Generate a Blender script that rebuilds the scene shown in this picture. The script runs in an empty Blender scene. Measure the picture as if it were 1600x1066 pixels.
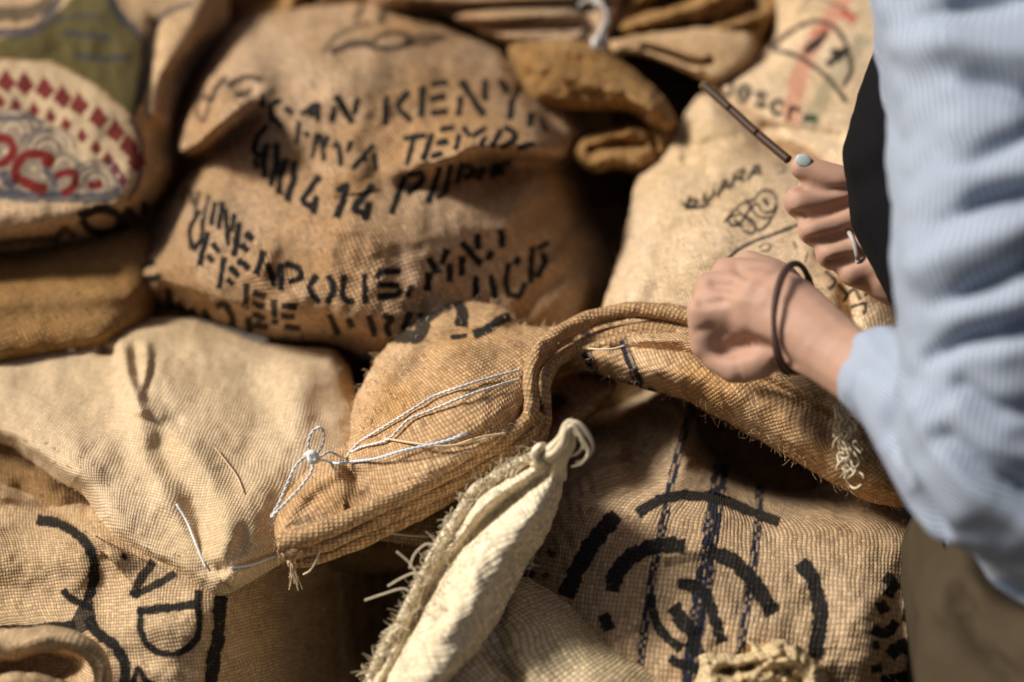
import bpy, bmesh, math, random
import numpy as np
from mathutils import Vector
random.seed(7)
RNG = np.random.default_rng(7)
SC = bpy.context.scene
COL = SC.collection

# ---------------------------------------------------------------- camera, sky, sun, exposure
PITCH = math.radians(32.0)
CAM = np.array([0.0, -1.20, 1.45])
S = 0.75                               # metres per distance unit used below
RV = np.array([1.0, 0.0, 0.0])
FV = np.array([0.0, math.cos(PITCH), -math.sin(PITCH)])
UV_ = np.array([0.0, math.sin(PITCH), math.cos(PITCH)])
K = 0.72 / 1600.0                      # 50 mm lens on a 36 mm wide sensor
cd = bpy.data.cameras.new('camera')
cam = bpy.data.objects.new('camera', cd)
COL.objects.link(cam)
cam.location = CAM
cam.rotation_euler = (math.pi / 2 - PITCH, 0, 0)
cd.lens = 50.0
cd.sensor_width = 36.0
cd.clip_start = 0.05
cd.clip_end = 200.0
cd.dof.use_dof = True
cd.dof.focus_distance = 0.975
cd.dof.aperture_fstop = 2.15
cd.dof.aperture_blades = 9
SC.camera = cam

SUN_CAM = (-0.75, 0.60, 0.30)          # towards the sun: right, up, towards the camera
sdir = SUN_CAM[0] * RV + SUN_CAM[1] * UV_ - SUN_CAM[2] * FV
sdir = sdir / np.linalg.norm(sdir)
s_el = math.asin(sdir[2])
s_az = math.atan2(sdir[0], sdir[1])
w = bpy.data.worlds.new('World')
SC.world = w
w.use_nodes = True
nt = w.node_tree
sky = nt.nodes.new('ShaderNodeTexSky')
sky.sky_type = 'NISHITA'
sky.sun_disc = False
sky.sun_elevation = s_el
sky.sun_rotation = s_az
sky.dust_density = 7.0
sky.ozone_density = 0.2
sky.air_density = 0.8
nt.links.new(sky.outputs[0], nt.nodes['Background'].inputs[0])
nt.nodes['Background'].inputs[1].default_value = 0.05
sl = bpy.data.lights.new('sun', 'SUN')
sl.energy = 4.8
sl.angle = math.radians(15.0)
sl.color = (1.0, 0.94, 0.86)
so = bpy.data.objects.new('sun', sl)
COL.objects.link(so)
so.location = (-2, -1, 4)
so.rotation_euler = Vector(sdir.tolist()).to_track_quat('Z', 'Y').to_euler()
SC.view_settings.view_transform = 'Standard'
SC.view_settings.look = 'None'
SC.view_settings.exposure = -0.04
SC.view_settings.gamma = 1.0

# ---------------------------------------------------------------- small maths
def P3(px, py, d):
    """point of the place seen along the ray (px, py) at distance d down the optical axis"""
    px = np.asarray(px, float); py = np.asarray(py, float); d = np.asarray(d, float)
    x = (px - 800.0) * K * d; y = -(py - 533.0) * K * d
    return CAM + S * (x[..., None] * RV + y[..., None] * UV_ + d[..., None] * FV)

def to_px(p):
    q = (p - CAM) / S
    d = q @ FV
    return 800 + (q @ RV) / d / K, 533 - (q @ UV_) / d / K, d

def base_d(py):
    return np.interp(py, [-100, 0, 250, 400, 533, 700, 900, 1066, 1200],
                     [2.12, 2.0, 1.76, 1.64, 1.54, 1.43, 1.33, 1.26, 1.22])

def spline(pts, closed=False, step=4.0):
    """Catmull-Rom through the points; works for any number of columns"""
    p = np.asarray(pts, float)
    n = len(p)
    if n < 3 and not closed:
        L = np.linalg.norm(p[1, :2] - p[0, :2]); m = max(2, int(L / step) + 1)
        t = np.linspace(0, 1, m)[:, None]
        return p[0] * (1 - t) + p[1] * t
    out = []
    rng = range(n if closed else n - 1)
    for i in rng:
        if closed:
            a, b, c, d = p[(i - 1) % n], p[i], p[(i + 1) % n], p[(i + 2) % n]
        else:
            b, c = p[i], p[i + 1]
            a = p[i - 1] if i > 0 else 2 * b - c
            d = p[i + 2] if i + 2 < n else 2 * c - b
        m = max(1, int(np.linalg.norm((c - b)[:2]) / step))
        t = (np.arange(m) / m)[:, None]
        out.append(0.5 * (2 * b + (c - a) * t + (2 * a - 5 * b + 4 * c - d) * t ** 2 + (3 * b - a - 3 * c + d) * t ** 3))
    o = np.concatenate(out)
    return o if closed else np.concatenate([o, p[-1:]])

_LAT = {}
def vnoise(x, y, seed=0):
    if seed not in _LAT:
        _LAT[seed] = np.random.default_rng(1000 + seed).uniform(-1, 1, (128, 128))
    g = _LAT[seed]
    xi = np.floor(x).astype(int); yi = np.floor(y).astype(int)
    fx = x - xi; fy = y - yi
    fx = fx * fx * fx * (fx * (fx * 6 - 15) + 10); fy = fy * fy * fy * (fy * (fy * 6 - 15) + 10)
    a = g[yi % 128, xi % 128]; b = g[yi % 128, (xi + 1) % 128]
    c = g[(yi + 1) % 128, xi % 128]; d = g[(yi + 1) % 128, (xi + 1) % 128]
    return (a * (1 - fx) + b * fx) * (1 - fy) + (c * (1 - fx) + d * fx) * fy

def fnoise(x, y, seed=0, oct=3):
    s = 0; a = 1.0
    for o in range(oct):
        s = s + a * vnoise(x * 2 ** o + 13.7 * o, y * 2 ** o + 7.3 * o, seed + o); a *= 0.5
    return s

def polydist(X, Y, pts):
    """distance, parameter along (index units) and signed side to a polyline"""
    best = np.full(X.shape, 1e9); tt = np.zeros(X.shape); sg = np.zeros(X.shape)
    for i in range(len(pts) - 1):
        ax, ay = pts[i][0], pts[i][1]; dx, dy = pts[i + 1][0] - ax, pts[i + 1][1] - ay
        L2 = dx * dx + dy * dy + 1e-9
        t = np.clip(((X - ax) * dx + (Y - ay) * dy) / L2, 0, 1)
        ex = X - ax - t * dx; ey = Y - ay - t * dy
        d = ex * ex + ey * ey
        m = d < best
        best[m] = d[m]; tt[m] = (i + t)[m]
        sg[m] = (dx * ey - dy * ex)[m]
    return np.sqrt(best), tt, np.sign(sg)

def inside_poly(X, Y, poly):
    x0, y0 = poly[:, 0], poly[:, 1]; x1, y1 = np.roll(x0, -1), np.roll(y0, -1)
    ins = np.zeros(X.shape, bool)
    for r in range(X.shape[0]):
        y = Y[r, 0]
        m = (y0 > y) != (y1 > y)
        if not m.any(): continue
        xs = np.sort(x0[m] + (y - y0[m]) / (y1[m] - y0[m]) * (x1[m] - x0[m]))
        ins[r] = np.searchsorted(xs, X[r]) % 2 == 1
    return ins

def tps(ctrl):
    c = np.asarray(ctrl, float); n = len(c)
    if n < 3:
        return lambda X, Y: np.full(np.shape(X), c[:, 2].mean())
    s = 500.0
    q = c[:, :2] / s
    def U(r2): return 0.5 * r2 * np.log(r2 + 1e-12)
    r2 = ((q[:, None] - q[None]) ** 2).sum(-1)
    A = np.zeros((n + 3, n + 3)); A[:n, :n] = U(r2) + np.eye(n) * 1e-3
    A[:n, n] = 1; A[:n, n + 1:] = q; A[n, :n] = 1; A[n + 1:, :n] = q.T
    sol = np.linalg.lstsq(A, np.concatenate([c[:, 2], [0, 0, 0]]), rcond=None)[0]
    def f(X, Y):
        x = np.asarray(X, float) / s; y = np.asarray(Y, float) / s
        r = sol[n] + sol[n + 1] * x + sol[n + 2] * y
        for i in range(n):
            r = r + sol[i] * U((x - q[i, 0]) ** 2 + (y - q[i, 1]) ** 2)
        return r
    return f

def bilin(grid, gx, gy):
    h, w_ = grid.shape
    gx = np.clip(gx, 0, w_ - 1.001); gy = np.clip(gy, 0, h - 1.001)
    xi = gx.astype(int); yi = gy.astype(int); fx = gx - xi; fy = gy - yi
    return ((grid[yi, xi] * (1 - fx) + grid[yi, xi + 1] * fx) * (1 - fy)
            + (grid[yi + 1, xi] * (1 - fx) + grid[yi + 1, xi + 1] * fx) * fy)

def blur(a, n):
    for _ in range(n):
        p = np.pad(a, 1, mode='reflect', reflect_type='odd')
        a = (p[:-2] + p[2:] + 2 * p[1:-1])[:, 1:-1] / 4
        p = np.pad(a, 1, mode='reflect', reflect_type='odd')
        a = (p[:, :-2] + p[:, 2:] + 2 * p[:, 1:-1])[1:-1] / 4
    return a

# ---------------------------------------------------------------- folds and prints
def fold_height(X, Y, folds):
    h = np.zeros(X.shape)
    for f in folds:
        kind, pts, wd, amp = f[0], f[1], f[2], f[3]
        n0 = len(pts)
        wl = wd if isinstance(wd, (list, tuple)) else [wd] * n0
        al = amp if isinstance(amp, (list, tuple)) else [amp] * n0
        cols = np.column_stack([np.asarray(pts, float), wl, al])
        sp = spline(cols, step=10.0)
        reach = max(wl) * 3.2 if kind == 'g' else max(max(wl) * 3.2, f[4] * 2.6)
        m = ((X > sp[:, 0].min() - reach) & (X < sp[:, 0].max() + reach)
             & (Y > sp[:, 1].min() - reach) & (Y < sp[:, 1].max() + reach))
        if not m.any(): continue
        x, y = X[m], Y[m]
        d, t, s = polydist(x, y, sp)
        ti = np.clip(t.astype(int), 0, len(sp) - 2); tf = t - ti
        W = sp[ti, 2] * (1 - tf) + sp[ti + 1, 2] * tf
        A = sp[ti, 3] * (1 - tf) + sp[ti + 1, 3] * tf
        if kind == 'g':
            h[m] += A * np.exp(-(d / W) ** 2)
        else:                                     # 's': cloth lying over: raised on one side, fading over f[4]
            sd = d * s
            h[m] += A * (0.5 + 0.5 * np.tanh(sd / W)) * np.exp(-(np.maximum(sd, 0) / f[4]) ** 2)
    return h

INK = (0.013, 0.014, 0.016)
NAVY = (0.006, 0.013, 0.036)

def paint(X, Y, marks):
    """marks printed on the cloth -> RGBA per vertex"""
    out = np.zeros(X.shape + (4,))
    for mk in marks:
        kind, pts = mk[0], np.asarray(mk[1], float)
        if kind == 'line':
            wd, colr, op = mk[2], mk[3], mk[4]
            pad = wd + 6
        else:
            colr, op = mk[2], mk[3]; pad = 4
        m = ((X > pts[:, 0].min() - pad) & (X < pts[:, 0].max() + pad)
             & (Y > pts[:, 1].min() - pad) & (Y < pts[:, 1].max() + pad))
        if not m.any(): continue
        x, y = X[m], Y[m]
        if kind == 'line':
            d, tq, _ = polydist(x, y, pts)
            e0 = pts[0] - pts[1]; e1 = pts[-1] - pts[-2]
            e0 = e0 / (np.linalg.norm(e0) + 1e-9); e1 = e1 / (np.linalg.norm(e1) + 1e-9)
            over = np.where(tq <= 1e-6, (x - pts[0, 0]) * e0[0] + (y - pts[0, 1]) * e0[1], np.where(tq >= len(pts) - 1 - 1e-6, (x - pts[-1, 0]) * e1[0] + (y - pts[-1, 1]) * e1[1], 0.0))
            over = over + 0.9 * vnoise(x / 4.0, y / 4.0, 33)
            rough = 1 + 0.22 * vnoise(x / 9.0, y / 9.0, 31) + 0.12 * vnoise(x / 3.5, y / 3.5, 32)
            cov = np.clip((wd * 0.5 * rough - d) / 1.8 + 0.5, 0, 1) * np.clip((min(wd * 0.3, 3.0) - over) / 1.8 + 0.5, 0, 1)
        else:
            x1 = np.roll(pts[:, 0], -1); y1 = np.roll(pts[:, 1], -1)
            ins = np.zeros(x.shape, bool)
            for i in range(len(pts)):
                c = (pts[i, 1] > y) != (y1[i] > y)
                with np.errstate(divide='ignore', invalid='ignore'):
                    xx = pts[i, 0] + (y - pts[i, 1]) / (y1[i] - pts[i, 1]) * (x1[i] - pts[i, 0])
                ins ^= c & (x < xx)
            cov = ins.astype(float)
        a = cov * op
        o = out[m]
        na = a + o[:, 3] * (1 - a)
        o[:, :3] = np.where(na[:, None] > 1e-6, (np.array(colr)[None] * a[:, None] + o[:, :3] * (o[:, 3] * (1 - a))[:, None]) / np.maximum(na, 1e-6)[:, None], o[:, :3])
        o[:, 3] = na
        out[m] = o
    return out

def ln(pts, wd, colr=INK, op=0.98, sm=True):
    p = spline(pts, step=6.0) if sm and len(pts) > 2 else np.asarray(pts, float)
    return ('line', p, wd, colr, op)

def fill(pts, colr, op=0.9, sm=False):
    return ('fill', spline(pts, True, 6.0) if sm else np.asarray(pts, float), colr, op)

# stencil letters: strokes in a unit box, y up, broken where a stencil has its bridges
GL = {
 'A': [[(0, 0), (.42, .92)], [(.58, .92), (1, 0)], [(.3, .32), (.66, .32)]],
 'B': [[(0, 0), (0, 1)], [(.15, 1), (.7, .95), (.8, .75), (.6, .55), (.2, .53)], [(.15, .5), (.8, .45), (.95, .22), (.7, 0), (.15, 0)]],
 'C': [[(.95, .8), (.65, 1), (.3, .97)], [(.15, .88), (0, .5), (.15, .14)], [(.3, .03), (.65, 0), (.95, .2)]],
 'D': [[(0, 0), (0, 1)], [(.18, 1), (.7, .9), (.95, .5), (.7, .1), (.18, 0)]],
 'E': [[(0, 0), (0, 1)], [(.22, 1), (.9, 1)], [(.22, .52), (.75, .52)], [(.22, 0), (.9, 0)]],
 'F': [[(0, 0), (0, 1)], [(.22, 1), (.9, 1)], [(.22, .52), (.75, .52)]],
 'G': [[(.95, .8), (.65, 1), (.3, .97)], [(.15, .88), (0, .5), (.15, .14)], [(.3, .03), (.7, 0), (.95, .15), (.95, .42), (.6, .42)]],
 'H': [[(0, 0), (0, 1)], [(.9, 0), (.9, 1)], [(.18, .5), (.72, .5)]],
 'I': [[(.5, 0), (.5, 1)]],
 'K': [[(0, 0), (0, 1)], [(.85, 1), (.25, .55), (.3, .45), (.9, 0)]],
 'L': [[(0, 1), (0, 0)], [(.2, 0), (.85, 0)]],
 'M': [[(0, 0), (.05, 1)], [(.18, .9), (.5, .3)], [(.58, .35), (.82, .9)], [(.95, 1), (1, 0)]],
 'N': [[(0, 0), (0, .62)], [(.05, 1), (.92, 0)], [(.95, .4), (.95, 1)]],
 'O': [[(.42, 1), (.12, .85), (0, .5), (.12, .15), (.42, 0)], [(.6, 0), (.88, .15), (1, .5), (.88, .85), (.6, 1)]],
 'P': [[(0, 0), (0, 1)], [(.2, 1), (.75, .95), (.9, .72), (.72, .48), (.2, .45)]],
 'R': [[(0, 0), (0, 1)], [(.2, 1), (.75, .95), (.85, .74), (.7, .52), (.2, .5)], [(.45, .42), (.9, 0)]],
 'S': [[(.9, .85), (.6, 1), (.15, .95), (.05, .72), (.3, .58)], [(.45, .5), (.85, .4), (.92, .15), (.6, 0), (.05, .12)]],
 'T': [[(.5, 0), (.5, .85)], [(0, 1), (.42, 1)], [(.58, 1), (1, 1)]],
 'U': [[(0, 1), (0, .25), (.18, .05), (.4, 0)], [(.6, 0), (.82, .05), (.95, .25), (.95, 1)]],
 'W': [[(0, 1), (.22, 0)], [(.3, .1), (.48, .8)], [(.55, .8), (.72, 0)], [(.8, .1), (1, 1)]],
 'Y': [[(0, 1), (.42, .52)], [(1, 1), (.55, .5), (.5, 0)]],
 '0': [[(.42, 1), (.12, .85), (.05, .5), (.12, .15), (.42, 0)], [(.6, 0), (.85, .15), (.92, .5), (.85, .85), (.6, 1)]],
 '1': [[(.2, .75), (.5, 1), (.5, 0)]],
 '2': [[(.1, .75), (.4, 1), (.85, .85), (.7, .5), (.1, .02)], [(.25, 0), (.9, 0)]],
 '4': [[(.55, 1), (.05, .32), (.5, .3)], [(.72, .55), (.72, 0)]],
 '8': [[(.45, 1), (.12, .85), (.2, .58), (.5, .52), (.85, .3), (.7, .02), (.5, 0)], [(.6, 1), (.85, .8), (.7, .56)], [(.4, .48), (.1, .28), (.2, .05), (.4, 0)]],
 'e': [[(.1, .38), (.9, .38), (.85, .7), (.5, .8), (.1, .6), (.05, .3), (.35, 0), (.85, .1)]],
 's': [[(.85, .65), (.5, .8), (.15, .62), (.5, .4), (.85, .2), (.5, 0), (.1, .12)]],
 'c': [[(.85, .62), (.5, .8), (.12, .6), (.1, .2), (.45, 0), (.88, .15)]],
 'o': [[(.5, .8), (.1, .6), (.1, .2), (.5, 0), (.9, .2), (.9, .6), (.5, .8)]],
 'b': [[(.1, 1), (.1, 0), (.6, 0), (.9, .25), (.6, .6), (.15, .5)]],
 'u': [[(.1, .7), (.1, .15), (.45, 0), (.85, .2), (.85, .7)]],
 'a': [[(.15, .7), (.6, .8), (.85, .6), (.85, 0)], [(.8, .4), (.2, .35), (.15, .05), (.5, 0), (.8, .15)]],
 'r': [[(.15, .8), (.15, 0)], [(.2, .55), (.55, .8), (.85, .7)]],
 'n': [[(.15, .8), (.15, 0)], [(.2, .55), (.55, .8), (.85, .6), (.85, 0)]],
 ',': [[(.45, .18), (.25, -.15)]], '.': [[(.4, 0), (.5, .08)]],
}

def letter(ch, org, right, up, wd, colr=INK, op=0.94):
    out = []
    for st in GL.get(ch, []):
        p = [(org[0] + right[0] * a + up[0] * b, org[1] + right[1] * a + up[1] * b) for a, b in st]
        out.append(ln(p, wd, colr, op))
    return out

def text(s, base, ups, wd, fillf=0.68, colr=INK, op=0.94):
    """letters set along a base line; ups: one up-vector per base point"""
    cols = np.column_stack([np.asarray(base, float), np.asarray(ups, float) if np.ndim(ups) == 2 else np.tile(ups, (len(base), 1))])
    sp = spline(cols, step=3.0)
    seg = np.r_[0, np.cumsum(np.linalg.norm(np.diff(sp[:, :2], axis=0), axis=1))]
    L = seg[-1]; cw = L / len(s); out = []
    for i, ch in enumerate(s):
        if ch == ' ': continue
        a = [np.interp(i * cw + cw * 0.1, seg, sp[:, k]) for k in range(4)]
        b = [np.interp(i * cw + cw * (0.1 + fillf), seg, sp[:, k]) for k in range(2)]
        out += letter(ch, a[:2], (b[0] - a[0], b[1] - a[1]), a[2:], wd, colr, op)
    return out

# ---------------------------------------------------------------- objects
def setp(o, label=None, cat=None, group=None, kind=None):
    if label: o['label'] = label
    if cat: o['category'] = cat
    if group: o['group'] = group
    if kind: o['kind'] = kind
    return o

GROUP = 'burlap coffee sacks heaped in the pile'
def thing(name, loc, label, cat, group=None):
    o = bpy.data.objects.new(name, None)
    COL.objects.link(o)
    o.location = tuple(float(v) for v in loc)
    o.empty_display_size = 0.05
    return setp(o, label, cat, group)

def link_mesh(name, V, F, mat, parent=None, smooth=True, uv=None, rgba=None):
    V = np.asarray(V, float)
    if parent is not None:
        V = V - np.array(parent_loc(parent))
    me = bpy.data.meshes.new(name)
    if isinstance(F, np.ndarray):
        n, k = F.shape
        me.vertices.add(len(V)); me.vertices.foreach_set('co', V.astype(np.float32).ravel())
        me.loops.add(n * k); me.loops.foreach_set('vertex_index', F.astype(np.int32).ravel())
        me.polygons.add(n); me.polygons.foreach_set('loop_start', np.arange(0, n * k, k, dtype=np.int32))
        me.update(calc_edges=True)
        me.validate()
    else:
        me.from_pydata(V.tolist(), [], F)
        me.update()
    if smooth:
        me.polygons.foreach_set('use_smooth', np.ones(len(me.polygons), bool))
    if uv is not None:
        vi = np.zeros(len(me.loops), np.int32); me.loops.foreach_get('vertex_index', vi)
        l = me.uv_layers.new(name='UVMap')
        l.data.foreach_set('uv', np.asarray(uv)[vi].astype(np.float32).ravel())
    if rgba is not None:
        at = me.attributes.new('print', 'FLOAT_COLOR', 'POINT')
        at.data.foreach_set('color', rgba.astype(np.float32).ravel())
    o = bpy.data.objects.new(name, me)
    COL.objects.link(o)
    if mat: me.materials.append(mat)
    if parent is not None: o.parent = parent
    return o

def parent_loc(p):
    v = np.array(p.location)
    if p.parent is not None: v = v + parent_loc(p.parent)
    return v

class Relief: pass

def cloth(name, outline, ctrl, edge=0.05, R=60, bulge=0.05, folds=(), marks=(), mat=None, parent=None, step=3.0,
          rough=0.003, rscale=55.0, seed=0, back=0.14, wob=1.2, rim=0.06):
    """a stuffed or draped piece of sacking: outline (photo-ray units), distance from ctrl, swelling towards the viewer,
    folds sculpted in, a rounded rim and a closed back"""
    ol = spline(outline, True, 4.0)
    nn = len(ol)
    tn = np.roll(ol, -1, 0) - np.roll(ol, 1, 0); tn /= np.linalg.norm(tn, axis=1)[:, None] + 1e-9
    wv = wob * (vnoise(ol[:, 0] / 14, ol[:, 1] / 14, 50 + seed) + 0.6 * vnoise(ol[:, 0] / 5, ol[:, 1] / 5, 51 + seed))
    ol = ol + np.column_stack([tn[:, 1], -tn[:, 0]]) * wv[:, None]
    x0, y0 = ol.min(0) - step * 2; x1, y1 = ol.max(0) + step * 2
    gx = np.arange(x0, x1 + step, step); gy = np.arange(y0, y1 + step, step)
    X, Y = np.meshgrid(gx, gy)
    ins = inside_poly(X, Y, ol)
    closed = np.vstack([ol, ol[:1]])
    # distance: exact near the outline, coarse elsewhere
    cs = 6
    cX, cY = np.meshgrid(np.arange(x0, x1 + step * cs, step * cs), np.arange(y0, y1 + step * cs, step * cs))
    cdist, _, _ = polydist(cX, cY, closed)
    dist = bilin(cdist, (X - x0) / (step * cs), (Y - y0) / (step * cs))
    near = dist < step * cs * 1.5
    nx, ny = X[near], Y[near]
    # nearest outline point for near vertices
    q = np.zeros((len(nx), 2)); qd = np.zeros(len(nx))
    for s in range(0, len(nx), 4000):
        a = nx[s:s + 4000, None]; b = ny[s:s + 4000, None]
        sx, sy = ol[:, 0][None], ol[:, 1][None]; ex = np.roll(ol[:, 0], -1)[None] - sx; ey = np.roll(ol[:, 1], -1)[None] - sy
        t = np.clip(((a - sx) * ex + (b - sy) * ey) / (ex * ex + ey * ey + 1e-9), 0, 1)
        qx = sx + t * ex; qy = sy + t * ey
        dd = (a - qx) ** 2 + (b - qy) ** 2
        j = dd.argmin(1); r = np.arange(len(j))
        q[s:s + 4000, 0] = qx[r, j]; q[s:s + 4000, 1] = qy[r, j]; qd[s:s + 4000] = np.sqrt(dd[r, j])
    dist[near] = qd
    sgn = np.where(ins, dist, -dist)
    VX, VY = X.copy(), Y.copy()
    snap = np.zeros(X.shape, bool)
    mv = (sgn[near] < 0.35 * step)
    tmpx, tmpy = VX[near], VY[near]
    tmpx[mv] = q[mv, 0]; tmpy[mv] = q[mv, 1]
    VX[near] = tmpx; VY[near] = tmpy
    dpos = np.where(sgn < 0.35 * step, 0.0, dist)
    # pillow swelling: Poisson on a coarse grid
    cs2 = max(1, int(round(9 / step)))
    sub = ins[::cs2, ::cs2].astype(float)
    u = np.zeros(sub.shape)
    for _ in range(900):
        u = sub * (0.25 * (np.roll(u, 1, 0) + np.roll(u, -1, 0) + np.roll(u, 1, 1) + np.roll(u, -1, 1)) + 1)
    u = np.sqrt(u / max(u.max(), 1e-9)); u = blur(u, 2)
    pn = bilin(u, (X - x0) / (step * cs2), (Y - y0) / (step * cs2))
    e = np.clip(dpos / R, 0, 1)
    prof = np.sqrt(np.clip(1 - (1 - e) ** 2, 0, 1))
    H = edge * prof + bulge * pn * np.minimum(1, dpos / (R * 0.5))
    fade = np.clip(dpos / 14.0, 0, 1)
    H = H + fold_height(VX, VY, folds) * (0.35 + 0.65 * fade)
    H = H + rough * fade * fnoise(VX / rscale + 5.1 * seed, VY / rscale, 70 + seed, 3)
    D = tps(ctrl)(VX, VY) - H
    Pn = P3(VX, VY, D)
    # cloth coordinates by arc length (metres)
    k8 = max(1, int(round(16 / step)))
    Hs = bilin(blur(np.pad(H, ((0, k8), (0, k8)), mode='edge')[::k8, ::k8], 5), *[q_ / k8 for q_ in np.meshgrid(np.arange(X.shape[1]), np.arange(X.shape[0]))])
    Pg = P3(X, Y, tps(ctrl)(X, Y) - Hs)
    du = np.minimum(np.linalg.norm(np.diff(Pg, axis=1), axis=2), S * K * step * 4.5)
    dv = np.minimum(np.linalg.norm(np.diff(Pg, axis=0), axis=2), S * K * step * 4.5)
    Uc = np.concatenate([np.zeros((X.shape[0], 1)), np.cumsum(du, 1)], 1); Uc -= Uc[:, X.shape[1] // 2][:, None]
    Vc = np.concatenate([np.zeros((1, X.shape[1])), np.cumsum(dv, 0)], 0); Vc -= Vc[X.shape[0] // 2][None]
    Uc = blur(Uc, 10); Vc = blur(Vc, 10)
    rgba = paint(VX, VY, marks) if marks else None
    # faces
    good = sgn >= 0.35 * step
    cell = good[:-1, :-1] | good[1:, :-1] | good[:-1, 1:] | good[1:, 1:]
    idx = np.arange(X.size).reshape(X.shape)
    F = np.stack([idx[1:, :-1][cell], idx[1:, 1:][cell], idx[:-1, 1:][cell], idx[:-1, :-1][cell]], 1)
    used = np.unique(F)
    remap = -np.ones(X.size, int); remap[used] = np.arange(len(used))
    F = remap[F]
    V = Pn.reshape(-1, 3)[used]
    UVc = np.column_stack([Uc.ravel(), Vc.ravel()])[used]
    PX = np.column_stack([VX.ravel(), VY.ravel()])[used]; DD = D.ravel()[used]
    RG = rgba.reshape(-1, 4)[used] if rgba is not None else None
    # boundary edges
    E = np.concatenate([F[:, [0, 1]], F[:, [1, 2]], F[:, [2, 3]], F[:, [3, 0]]])
    key = np.sort(E, 1); code = key[:, 0].astype(np.int64) * (len(V) + 1) + key[:, 1]
    uq, inv, cnt = np.unique(code, return_inverse=True, return_counts=True)
    bE = E[cnt[inv] == 1]
    bv = np.unique(bE)
    cen = ol.mean(0)
    loc = -np.ones(len(V), int); loc[bv] = np.arange(len(bv))
    # inward direction: from the outline tangent is unreliable on odd shapes, so shrink towards the centroid
    rings = [bv]; allV = [V]; allUV = [UVc]; allRG = [RG]; Fx = []
    nv = len(V)
    dirc = cen[None] - PX[bv]; dl = np.linalg.norm(dirc, axis=1)[:, None] + 1e-6
    for sh, dp in ((0.012, 0.25), (0.05, 0.55), (0.16, 0.85), (0.45, 1.0)):
        pp = PX[bv] + dirc * sh
        allV.append(P3(pp[:, 0], pp[:, 1], DD[bv] + back * dp)); allUV.append(UVc[bv] + (dirc / dl) * back * dp)
        if RG is not None: allRG.append(np.zeros((len(bv), 4)))
        new = np.arange(nv, nv + len(bv)); nv += len(bv)
        a, b = rings[-1][loc[bE[:, 0]]], rings[-1][loc[bE[:, 1]]]
        c, d = new[loc[bE[:, 1]]], new[loc[bE[:, 0]]]
        Fx.append(np.stack([b, a, d, c], 1))
        rings.append(new)
    allV.append(P3(cen[0], cen[1], DD[bv].mean() + back)[None]); allUV.append(np.zeros((1, 2)))
    if RG is not None: allRG.append(np.zeros((1, 4)))
    last = rings[-1]
    a, b = last[loc[bE[:, 0]]], last[loc[bE[:, 1]]]
    # thin quads to the centre point (two triangles' worth is enough): use degenerate-free triangles as a second pass
    tri = np.stack([b, a, np.full(len(a), nv)], 1)
    Vall = np.concatenate(allV); quads = np.concatenate([F] + Fx)
    faces_k = quads
    o = None
    RGa = np.concatenate(allRG) if RG is not None else None
    me_faces = (quads, tri)
    o = link_mixed(name, Vall, quads, tri, mat, parent, np.concatenate(allUV), RGa)
    r = Relief(); r.obj = o; r.x0, r.y0, r.step, r.D = x0, y0, step, D; r.ol = ol; r.ctrl = ctrl
    r.edge_pts = V[bv]; r.bpx = PX[bv]; r.bd = DD[bv]; r.cen = cen
    r.surf = lambda px, py: bilin(D, (np.asarray(px, float) - x0) / step, (np.asarray(py, float) - y0) / step)
    return r

def link_mixed(name, V, quads, tri, mat, parent, uv, rgba):
    if parent is not None: V = V - parent_loc(parent)
    me = bpy.data.meshes.new(name)
    nq, ntr = len(quads), len(tri)
    me.vertices.add(len(V)); me.vertices.foreach_set('co', V.astype(np.float32).ravel())
    li = np.concatenate([quads.ravel(), tri.ravel()]).astype(np.int32)
    me.loops.add(len(li)); me.loops.foreach_set('vertex_index', li)
    me.polygons.add(nq + ntr)
    me.polygons.foreach_set('loop_start', np.concatenate([np.arange(nq) * 4, nq * 4 + np.arange(ntr) * 3]).astype(np.int32))
    me.update(calc_edges=True)
    l = me.uv_layers.new(name='UVMap'); l.data.foreach_set('uv', uv[li].astype(np.float32).ravel())
    if rgba is None: rgba = np.zeros((len(V), 4))
    at = me.attributes.new('print', 'FLOAT_COLOR', 'POINT'); at.data.foreach_set('color', rgba.astype(np.float32).ravel())
    me.validate()
    me.polygons.foreach_set('use_smooth', np.ones(len(me.polygons), bool))
    if mat: me.materials.append(mat)
    o = bpy.data.objects.new(name, me); COL.objects.link(o)
    if parent is not None: o.parent = parent
    return o

def frames(C):
    T = np.gradient(C, axis=0); T /= np.linalg.norm(T, axis=1)[:, None] + 1e-12
    return T

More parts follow.
